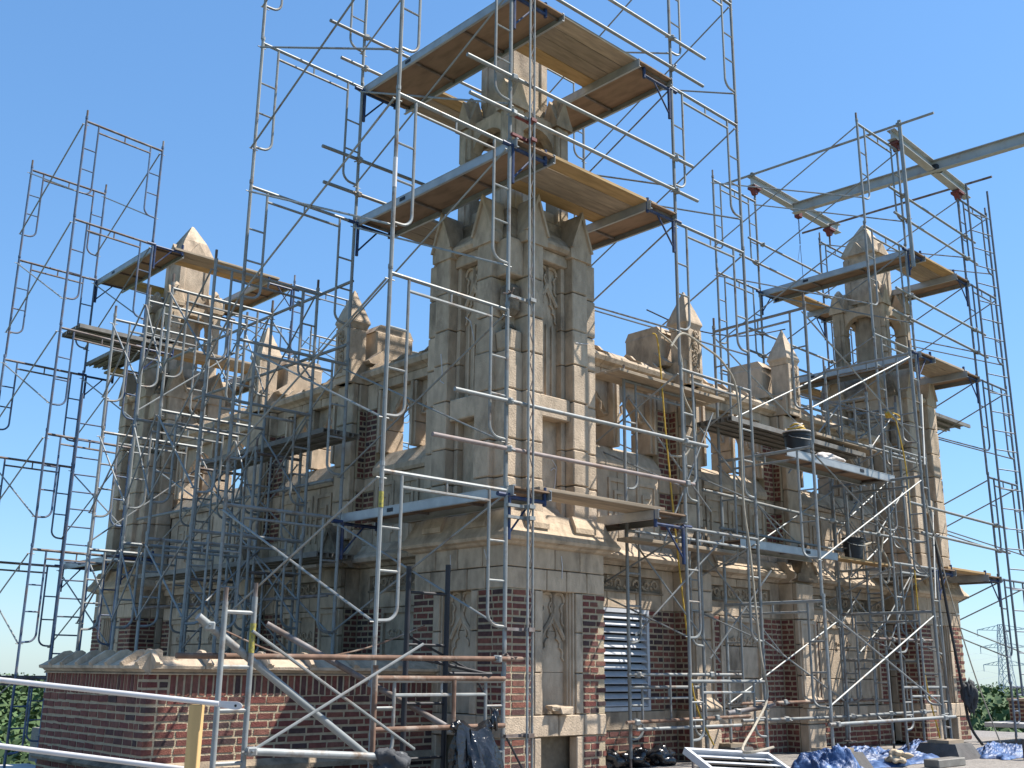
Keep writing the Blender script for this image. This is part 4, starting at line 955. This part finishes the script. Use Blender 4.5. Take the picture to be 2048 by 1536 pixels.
# ------------------------------------------------------------------ foreground tubes and post
def flat_tube(label, a, b, r):
    a, b = Vector(a), Vector(b); d = (b-a).normalized(); t_ = thing('white_brace', label, 'brace')
    MB().tube([a, b-d*.10], r, 14).build('tube', M['white'], t_, True)
    e = MB(); side = d.cross(Vector((0, 0, 1))).normalized(); up = side.cross(d)
    pts = []
    for k in range(13):
        an = -math.pi/2+k*math.pi/12; pts.append(b-d*.03+d*(.03*math.cos(an))+up*(.0165*math.sin(an)))
    o_ = [b-d*.12-up*r, *pts, b-d*.12+up*r]; 
    hole = [b-d*.028+d*(.006*math.cos(q))+up*(.006*math.sin(q)) for q in [k*math.pi/5 for k in range(10)]]
    th = side*.004
    n = len(o_); e.add([p-th for p in o_]+[p+th for p in o_], [tuple(range(n)), tuple(range(n, 2*n))]+[(i, (i+1) % n, n+(i+1) % n, n+i) for i in range(n)])
    e.build('flattened_end', M['white'], t_)
    hc = b-d*.028; MB().tube([hc-side*.0052, hc+side*.0052], .0055, 10).build('bolt_hole', M['dark'], t_)
    return t_
flat_tube('upper white tube crossing the lower left corner, flattened drilled end', (-7.05, -3.30, .02), (-5.73, -4.55, -.15), .0112)
flat_tube('lower white tube crossing the bottom left corner', (-7.0, -3.27, -.24), (-5.55, -4.63, -.455), .0112)
o = MB().box(-.026, .026, -.026, .026, -.95, 0, bev=.003).build('wood_post', M['post']); o.location = (-5.86, -4.40, -.145); o.rotation_euler = (0, 0, .82)
tag(o, 'yellow pine post holding the white tubes', 'post')
# the small stand that carries the tubes goes down to the roof
# ------------------------------------------------------------------ bags, buckets, tarps and other loose things
def lumpy(name, m, c, rad, seed, parent=None, n=18, amp=.22, flat=1.0, fold=6):
    rnd = random.Random(seed); ph = [rnd.uniform(0, 6.28) for _ in range(8)]
    bm = bmesh.new(); bmesh.ops.create_icosphere(bm, subdivisions=4, radius=1)
    for v in bm.verts:
        p = v.co.normalized(); th = math.atan2(p.y, p.x)
        q = 1+amp*(math.sin(3*p.x+ph[0])*math.sin(4*p.z+ph[1])+.6*math.sin(fold*th+ph[2]+3*p.z)*.6+.4*math.sin(9*p.y+ph[3])*math.sin(7*p.x+ph[4]) + .25*math.sin(17*p.x+ph[5])*math.sin(15*p.z+ph[6]))
        v.co = Vector((p.x*rad[0], p.y*rad[1], p.z*rad[2]))*q
    me = bpy.data.meshes.new(name); bm.to_mesh(me); bm.free(); me.materials.append(M[m])
    for p in me.polygons: p.use_smooth = True
    o = link(name, me, parent); o.location = c; return o
def trash_bag():
    t_ = thing('trash_bag', 'black plastic bag tied onto the rusty bar left of the brick turret base', 'plastic bag')
    b = MB(); n = 56; rows = 16; rings = []
    rnd = random.Random(4); ph = [rnd.uniform(0, 6.28) for _ in range(6)]
    for j in range(rows):
        t = j/(rows-1); z = -.49-.58*t; wd = .17+.10*math.sin(min(1, t*1.3)*1.57); dp = .035+.13*min(1, t*1.5)
        ring = []
        for k in range(n):
            a = 2*math.pi*k/n; f = 1+(.16*math.sin(7*a+ph[0]+2*t)+.10*math.sin(13*a+ph[1]-4*t)+.06*math.sin(23*a+ph[2]+7*t))*(1-.3*t)
            sag = .05*math.cos(2*a)*(1-t)*(1-t)
            ring.append((-1.12+wd*f*math.cos(a)+.05*t, -.79+dp*f*math.sin(a), z+sag))
        rings.append(ring)
    b.rings(rings); b.build('bag_body', M['bag'], t_, True)
    for x, s_ in ((-1.34, 1), (-.9, 2)): lumpy('bag_knot', 'bag', (x, -.77, -.49), (.055, .05, .045), s_, t_, amp=.35)
    lumpy('bag_corner', 'bag', (-.86, -.80, -.44), (.04, .03, .09), 9, t_, amp=.3)
trash_bag()
tag(lumpy('cloth_wrap', 'cloth', (-2.26, -1.02, -.76), (.17, .13, .12), 5, amp=.3), 'charcoal cloth bundled around the level pipe end at the bottom', 'cloth')
def bucket(label, p, r, h, full=True):
    t_ = thing('bucket', label, 'bucket', p)
    prof = [(r*.86, 0), (r*.97, h*.78), (r*1.04, h*.80), (r*1.04, h*.86), (r, h*.87), (r*1.06, h)]
    n = 24; b = MB(); b.rings([[(q*math.cos(2*math.pi*k/n), q*math.sin(2*math.pi*k/n), z) for k in range(n)] for q, z in prof]); b.build('pail', M['bucket'], t_, True)
    b = MB(); b.tube([(r*1.06*math.cos(a), r*1.06*math.sin(a), h-.004) for a in [2*math.pi*k/n for k in range(n)]], .011, 6, closed=True); b.build('rim', M['cream'] if full else M['bucket'], t_)
    b = MB(); b.tube([(-r*1.1, 0, h*.80), (-r*1.2, -.06, h*.70), (-r*.9, -r*.85, h*.62), (0, -r*1.2, h*.60), (r*.9, -r*.85, h*.64), (r*1.1, 0, h*.80)], .006, 5); b.build('handle', M['galv'], t_)
    return t_
bucket('large black bucket heaped with yellow rope on the aluminium deck', (5.0, -.70, 3.01), .19, .34)
rp = thing('rope_coil', 'yellow rope coil heaped on the black bucket', 'rope')
for k in range(5):
    rr = .13-.012*k; b = MB(); b.tube([(5.0+rr*math.cos(a)+random.uniform(-.008, .008), -.70+rr*math.sin(a), 3.37+.024*k+.012*math.sin(3*a+k)) for a in [2*math.pi*i/20 for i in range(20)]], .014, 6, closed=True); b.build('rope_turn', M['yellow'] if k in (0, 1, 3) else M['cream'], rp, True)
tag(lumpy('sand_sack', 'cream', (5.72, -.76, 3.06), (.36, .13, .07), 12, amp=.16), 'white sack lying on the aluminium deck beside the bucket', 'sack')
bucket('dark bucket on the lower plank near the right turret', (7.35, -.14, 1.77), .16, .33, False)
def rope(label, pts, r, m, name='rope', cat='rope'):
    # smooth through points
    P = [Vector(p) for p in pts]; outp = []
    for i in range(len(P)-1):
        p0, p1, p2, p3 = P[max(i-1, 0)], P[i], P[i+1], P[min(i+2, len(P)-1)]
        for k in range(6):
            t = k/6; outp.append(.5*((2*p1)+(p2-p0)*t+(2*p0-5*p1+4*p2-p3)*t*t+(3*p1-p0-3*p2+p3)*t**3))
    outp.append(P[-1]); return tag(MB().tube(outp, r, 7).build(name, M[m], None, True), label, cat)
rope('yellow rope hanging down the louver bay from a high pipe', [(2.55, -.1, 4.42), (2.62, -.14, 4.25), (2.72, -.15, 3.0), (2.85, -.18, 1.5), (2.95, -.2, .6), (3.05, -.22, -.3), (3.3, -.3, -.85)], .011, 'yellow')
rope('yellow rope falling from a knot on the right turret scaffold', [(7.30, -1.05, 3.90), (7.42, -1.1, 3.0), (7.39, -1.1, 1.5), (7.43, -1.1, .02), (7.7, -1.1, -.8), (7.75, -1.1, -1.05)], .011, 'yellow')
b = MB()
kn = thing('rope_knot', 'orange yellow rope knot looped on a right hand pole', 'rope')
b.tube([(7.25+.16+.16*math.cos(a), -1.0, 3.95+.045*math.sin(a)) for a in [2*math.pi*i/16 for i in range(16)]], .012, 6, closed=True); b.build('loop', M['yellow'], kn, True); lumpy('knot', 'yellow', (7.25, -.97, 3.95), (.06, .05, .05), 3, kn, amp=.3)
rope('tan hose snaking down past the front right leg to the leaning louver', [(1.86, -.95, 3.90), (2.1, -.95, 4.12), (2.5, -.95, 4.05), (2.95, -.95, 3.9), (3.22, -.95, 3.5), (3.24, -.95, 2.15), (3.33, -.95, 1.53), (3.45, -.95, .3), (3.56, -.95, -.24), (3.06, -1.1, -.56), (2.2, -1.5, -.78), (2.0, -1.75, -.80), (2.35, -1.8, -.76)], .015, 'rope', 'hose', 'hose')
rope('grey hose looped over the high planks beside the louver bay', [(2.35, -.35, 4.35), (2.75, -.4, 4.1), (2.85, -.35, 3.6), (3.1, -.35, 3.2), (2.95, -.3, 2.8), (2.6, -.3, 2.72)], .014, 'rope', 'hose', 'hose')
rope('grey hose coiled beside the dark bucket', [(7.55, -.2, 2.0), (7.9, -.25, 2.05), (8.15, -.3, 1.75), (8.05, -.3, 1.45), (7.85, -.3, 1.6), (8.0, -.32, 2.2), (8.2, -.3, 2.3), (8.3, -.3, 1.8)], .02, 'rope', 'hose', 'hose')
rope('dark cable bundle sagging by the right turret base', [(8.35, -1.0, 2.2), (8.5, -1.05, .8), (8.6, -1.1, -.1), (8.75, -1.1, -.7), (8.9, -1.2, -1.0)], .022, 'black', 'cable', 'cable')
rope('long grey rope slanting to the ground right of the right turret', [(7.95, -1.0, 3.4), (8.2, -1.1, 2.0), (8.55, -1.3, .2), (8.9, -1.5, -1.05)], .010, 'rope')
tag(lumpy('hanging_gear', 'cloth', (8.72, -1.15, -.28), (.10, .09, .24), 7, amp=.4), 'dark bundle of gear hanging by the right turret base', 'gear')
rope('white cord drooping behind the far pinnacle of the right wall', [(4.4, 1.5, 5.6), (5.6, 1.5, 5.55), (7.0, 1.5, 5.75), (8.4, 1.5, 6.2)], .012, 'black', 'cable', 'cable')
rope('orange cord sagging across the scaffold at lower left', [(-3.3, .2, .35), (-2.6, .1, .12), (-1.9, .0, .2), (-1.2, -.1, .45)], .008, 'rust', 'cord', 'cord')
# tarps
def tarp(label, c, sx, sy, h, seed):
    rnd = random.Random(seed); n = 60; b = MB(); vs = []
    ph = [rnd.uniform(0, 6.28) for _ in range(10)]
    for j in range(n+1):
        for i in range(n+1):
            u, v = i/n*2-1, j/n*2-1; e = max(0, 1-u*u)*max(0, 1-v*v)
            q = math.sin(4*u+ph[0])*math.sin(3*v+ph[1])+.7*math.sin(7*u+3*v+ph[2])+.5*abs(math.sin(8*v-5*u+ph[3]))-.35*abs(math.sin(11*u+6*v+ph[4]))
            z = h*(e**.5)*(.62+.22*q)+.02*math.sin(31*u+17*v+ph[8])*math.sin(27*v-9*u+ph[9])*e
            wob = .08*math.sin(7*v+ph[6]), .08*math.sin(6*u+ph[7])
            vs.append((c[0]+sx*(u+wob[0]), c[1]+sy*(v+wob[1]), c[2]+max(z, .006)))
    fs = [(j*(n+1)+i, j*(n+1)+i+1, (j+1)*(n+1)+i+1, (j+1)*(n+1)+i) for j in range(n) for i in range(n)]
    b.add(vs, fs); o = b.build('tarp', M['tarp'], None, False); 
    return tag(o, label, 'tarp', 'blue tarps')
tarp('bunched blue tarp beside the leaning louver panel', (3.55, -1.75, ROOF), .36, .36, .36, 3)
tarp('blue tarp spread between the two concrete pads', (5.7, -1.2, ROOF), 1.0, .55, .20, 8)
tarp('blue tarp lump at the right end of the roof, past the second pad', (8.4, -1.8, ROOF), .9, .33, .22, 14)
tarp('blue tarp crumpled at the foot of the right turret', (8.1, -.75, ROOF), .7, .3, .22, 21)
tag(lumpy('rag_heap', 'ragtan', (5.2, -1.75, -.98), (.17, .12, .07), 31, amp=.4), 'tan heap of rags lying on the blue tarp', 'rags')
# pads
def pad(label, x, y, s=.26, h=.22):
    t_ = thing('concrete_pad', label, 'concrete block', (x, y, ROOF), 0, 'concrete pads under the scaffold')
    MB().sq(0, 0, [(s*1.35, 0), (s, h-.03), (s*.98, h-.02)]).build('block', M['conc'], t_); MB().box(-s*.9, s*.9, -s*.6, s*.6, h-.02, h+.025).build('wood_pad', M['plank'], t_)
pad('concrete pad under the front left leg of the right wall run', 4.2, -1.42); pad('concrete pad under the front right leg of the right wall run', 7.22, -1.42)
pad('concrete pad in shade at the foot of the right wall run', 4.2, .08, .2, .2)
tag(MB().box(5.35, 6.1, -2.2, -2.0, ROOF, -1.0, bev=.01).build('timber_block', M['oldalu']), 'weathered timber lying in front of the blue tarp', 'timber')
t_ = thing('bollard', 'dark grey round vent pipe at the lower right corner', 'vent pipe', (7.75, -2.35, ROOF)); MB().tube([(0, 0, 0), (0, 0, .28)], .085, 14).build('pipe_body', M['conc'], t_, True)
# leaning louver panel
lp = thing('louver_panel', 'loose white louver panel lying at the bottom of the picture', 'louver panel', (1.78, -1.85, -.99), 0)
lp.rotation_euler = (math.radians(24), math.radians(4), math.radians(-10))
for a in ((-.62, -.57, -.36, .36), (.57, .62, -.36, .36), (-.57, .57, -.36, -.32), (-.57, .57, .32, .36)): MB().box(*a, 0, .07).build('panel_frame', M['louver'], lp)
MB().box(-.57, .57, -.32, .32, -.012, -.002).build('gap_shade_sheet', M['dark'], lp)  # added dark sheet, paints the shade seen between the slats
for i in range(5):
    y = -.31+.62*(i+.5)/5; MB().prism([(y-.040, .046), (y+.030, .028), (y+.030, .034), (y-.040, .052)], 'x', -.57, .57).build('slat', M['louver'], lp)
# loose stones on the sill
t_ = thing('loose_stone', 'broken stone piece left on the traceried window sill', 'stone'); MB().box(.78, .98, -.10+.0, .05, -.445, -.36, bev=.012, jit=.01).build('stone_body', M['stone'], t_); MB().box(.66, .84, -.085, .03, -.40, -.355, bev=.012, jit=.012).build('stone_chip', M['stone'], t_)
# black sacks along the louver bay foot
for k, (x, lb) in enumerate(((1.9, 'black sack under the louver, next to the turret'), (2.35, 'black sack under the middle of the louver'), (2.85, 'black sack under the louver, by the buttress'))):
    tag(lumpy('black_sack', 'bag', (x, .2, -1.0), (.22, .14, .12), 40+k, amp=.3), lb, 'sack', 'black sacks under the louver')
# small brick pier and slab at far right
root = thing('brick_stub', 'small brick pier standing on the ledge right of the right turret', 'brick pier'); specs = []
MB().box(12.15+.008, 12.75-.008, -.8+.008, -.3, -.75, -.4).build('mortar_bed', M['mortar'], root)
brick_field(specs, 0, .6, -.75, -.4, lambda u, d, z: (12.15+u, -.8-d, z), corner0=0); brick_field(specs, 0, .5, -.75, -.4, lambda u, d, z: (12.15-d, -.8+u, z), corner0=1)
finish_bricks(root, specs, (0, 0, 0)); MB().box(12.13, 12.77, -.82, -.28, -.4, -.36).build('cap', M['stone'], root)
tag(MB().box(11.4, 14.0, -1.2, -.15, -.84, -.76, bev=.01).build('stone_ledge', M['wroof']), 'pale ledge slab right of the right turret', 'ledge')
pw = thing('roof_parapet', 'sunlit coping of the low roof edge wall at far right', 'wall')
MB().box(9.8, 22, -3.35, -3.0, -24, -1.0).build('parapet_body', M['stonedark'], pw)
for k in range(14): MB().box(9.8+k*.87, 9.8+k*.87+.86, -3.42, -2.93, -1.0, -.92, bev=.012).build('coping_stone', M['stone'], pw)
struct(MB().box(13.2, 22, -3.0, 13, -24, -1.4).build('side_roof', M['roof']))

# ------------------------------------------------------------------ landscape: trees, pylon, far building
def crown_mesh(seed, n=2600):
    rnd = random.Random(seed); b = MB()
    cl = [(Vector((rnd.gauss(0, .42), rnd.gauss(0, .42), rnd.uniform(-.45, .8))), rnd.uniform(.28, .5)) for _ in range(12)]
    for i in range(n):
        c, r = rnd.choice(cl); d = Vector((rnd.gauss(0, 1), rnd.gauss(0, 1), rnd.gauss(0, 1))).normalized()
        p = c+d*r*rnd.uniform(.55, 1.05); s = rnd.uniform(.028, .07)
        t = d.orthogonal().normalized(); t = Matrix.Rotation(rnd.uniform(0, 6.28), 3, d) @ t; q = d.cross(t)
        tilt = d*rnd.uniform(-.5, .5)*s
        b.add([p-t*s-tilt, p+q*s*.6, p+t*s+tilt, p-q*s*.6], [(0, 1, 2, 3)])
    return b.mesh('crown', M['leaf'])
CR_ = [crown_mesh(s) for s in range(5)]
TR = MB().tube([(0, 0, 0), (.1, 0, .4), (0, .05, 1)], [.09, .06, .02], 6).mesh('trunk', M['bark'])
def tree(label, x, y, h, w, k, group):
    t_ = thing('broadleaf_tree', label, 'tree', (x, y, -24), random.uniform(0, 6), group)
    o = link('trunk', TR, t_); o.scale = (h*.35, h*.35, h*.75)
    o = link('crown', CR_[k % 5], t_); o.scale = (w, w, h*.42); o.location = (0, 0, h*.58)
def at(px, dist):
    # ground point seen at a compass angle from the camera place
    a = YAW-math.atan((px-1024)/FPX)*1.0; return CAM.x+dist*math.cos(a), CAM.y+dist*math.sin(a)
rnd = random.Random(2)
k = 0
for (lo_px, hi_px, grp, nm) in ((-60, 125, 'trees beyond the left roof edge', 'left'), (1925, 2110, 'trees beyond the right turret', 'right')):
    rows_ = ((55, 17, 'nearest'), (75, 18.5, 'second nearest'), (100, 20, 'middle'), (140, 21, 'farther'))
    for d, h, w_ in rows_:
        n = {55: 5, 75: 5, 100: 6, 140: 7}[d]
        for i in range(n):
            px = lo_px+(hi_px-lo_px)*(i+.5)/n+rnd.uniform(-8, 8); x, y = at(px, d*rnd.uniform(.93, 1.08))
            od_ = ('first', 'second', 'third', 'fourth', 'fifth', 'sixth', 'seventh')[i]
            tree('%s tree of the %s row at the %s edge' % (od_, w_, nm), x, y, h*rnd.uniform(.88, 1.06), d*.055*rnd.uniform(.8, 1.2)+1.5, k, grp); k += 1
# far woods as one mass
b = MB(); rnd = random.Random(6); vs_, fs_ = [], []
for i in range(1250):
    px = rnd.choice((rnd.uniform(-260, 200), rnd.uniform(1850, 2300), rnd.uniform(-900, 3000))); d = 170+530*rnd.random()**1.3; x, y = at(px, d); h = rnd.uniform(17.5, 21.8); s = rnd.uniform(3, 5.5)
    for j in range(110):
        q = Vector((rnd.gauss(0, 1), rnd.gauss(0, 1), rnd.gauss(0, 1))).normalized(); p = Vector((x+q.x*s, y+q.y*s, -24+h-s+q.z*s*1.05-(rnd.random()**2)*6)); a = rnd.uniform(.35, .9)
        t = (q+Vector((rnd.gauss(0, .5), rnd.gauss(0, .5), rnd.gauss(0, .5)))).normalized(); u_ = t.orthogonal().normalized(); w_ = t.cross(u_); k0 = len(vs_)
        vs_ += [p-u_*a, p+w_*a*.7, p+u_*a, p-w_*a*.7]; fs_.append((k0, k0+1, k0+2, k0+3))
b.add(vs_, fs_); b.build('far_woods', M['leaf'])['kind'] = 'stuff'
# pylon
px_, py_ = at(1985, 420)
pl = thing('power_pylon', 'steel lattice power pylon on the right horizon', 'pylon', (px_, py_, -24), YAW-.4246+1.57-.35)
def lattice(b, prof, r=.13):
    for i in range(len(prof)-1):
        (w0, z0), (w1, z1) = prof[i], prof[i+1]
        for sx, sy in ((1, 1), (1, -1), (-1, -1), (-1, 1)):
            b.tube([(sx*w0, sy*w0, z0), (sx*w1, sy*w1, z1)], r*1.3, 4)
        C4 = [(1, 1), (1, -1), (-1, -1), (-1, 1)]
        for k in range(4):
            p, q = C4[k], C4[(k+1) % 4]
            b.tube([(p[0]*w0, p[1]*w0, z0), (q[0]*w1, q[1]*w1, z1)], r*.8, 4); b.tube([(q[0]*w0, q[1]*w0, z0), (p[0]*w1, p[1]*w1, z1)], r*.8, 4)
            b.tube([(p[0]*w1, p[1]*w1, z1), (q[0]*w1, q[1]*w1, z1)], r*.8, 4)
b = MB(); prof = [(4, 0), (3.3, 8), (2.7, 15), (2.2, 21), (1.8, 26), (1.6, 30), (1.5, 34), (1.3, 38), (.9, 42)]; lattice(b, prof); b.build('mast', M['pylon'], pl)
for z, w_ in ((28, 7.5), (34, 8), (40, 8.5)):
    b = MB()
    for s in (-1, 1):
        b.tube([(s*1.4, 0, z), (s*w_, 0, z+.3)], .13, 4); b.tube([(s*1.4, 0, z+1.7), (s*w_, 0, z+.3)], .12, 4)
        for t in (.3, .55, .8): b.tube([(s*(1.4+(w_-1.4)*t), 0, z+.3*t), (s*(1.4+(w_-1.4)*(t-.2)), 0, z+1.7-1.4*(t-.2))], .09, 4)
        b.tube([(s*w_, 0, z+.3), (s*w_, 0, z-2)], .15, 4)
    b.build('cross_arm', M['pylon'], pl)
b = MB()
for z in (26.3, 32.3, 38.3):
    for s in (-7.7, 7.9):
        b.tube([(s, 0, z), (s, -40, z-3), (s, -90, z-4)], .05, 4); b.tube([(s, 0, z), (s, 60, z-4), (s, 140, z-5)], .05, 4)
b.build('power_line', M['pylon'], pl)
bx, by = at(2052, 900); fb = thing('far_tower_block', 'tiny grey tower block on the right horizon', 'building', (bx, by, -24), .6)
MB().box(-7, 7, -7, 7, 0, 38).build('wall', M['farbldg'], fb)
for k in range(8): MB().box(-7.06, 7.06, -7.06, 7.06, 4+k*4.1, 5.8+k*4.1).build('window_band', M['glass'], fb)
hx, hy = at(45, 62); hb_ = thing('garden_house', 'small pale roofed house among the trees at lower left', 'house', (hx, hy, -24), .4)
MB().box(-3, 3, -4, 4, 0, 14).build('wall', M['wroof'], hb_); MB().prism([(-3.4, 14), (3.4, 14), (0, 16)], 'y', -4.3, 4.3).build('roof', M['farbldg'], hb_)
print('objects', len(bpy.data.objects))
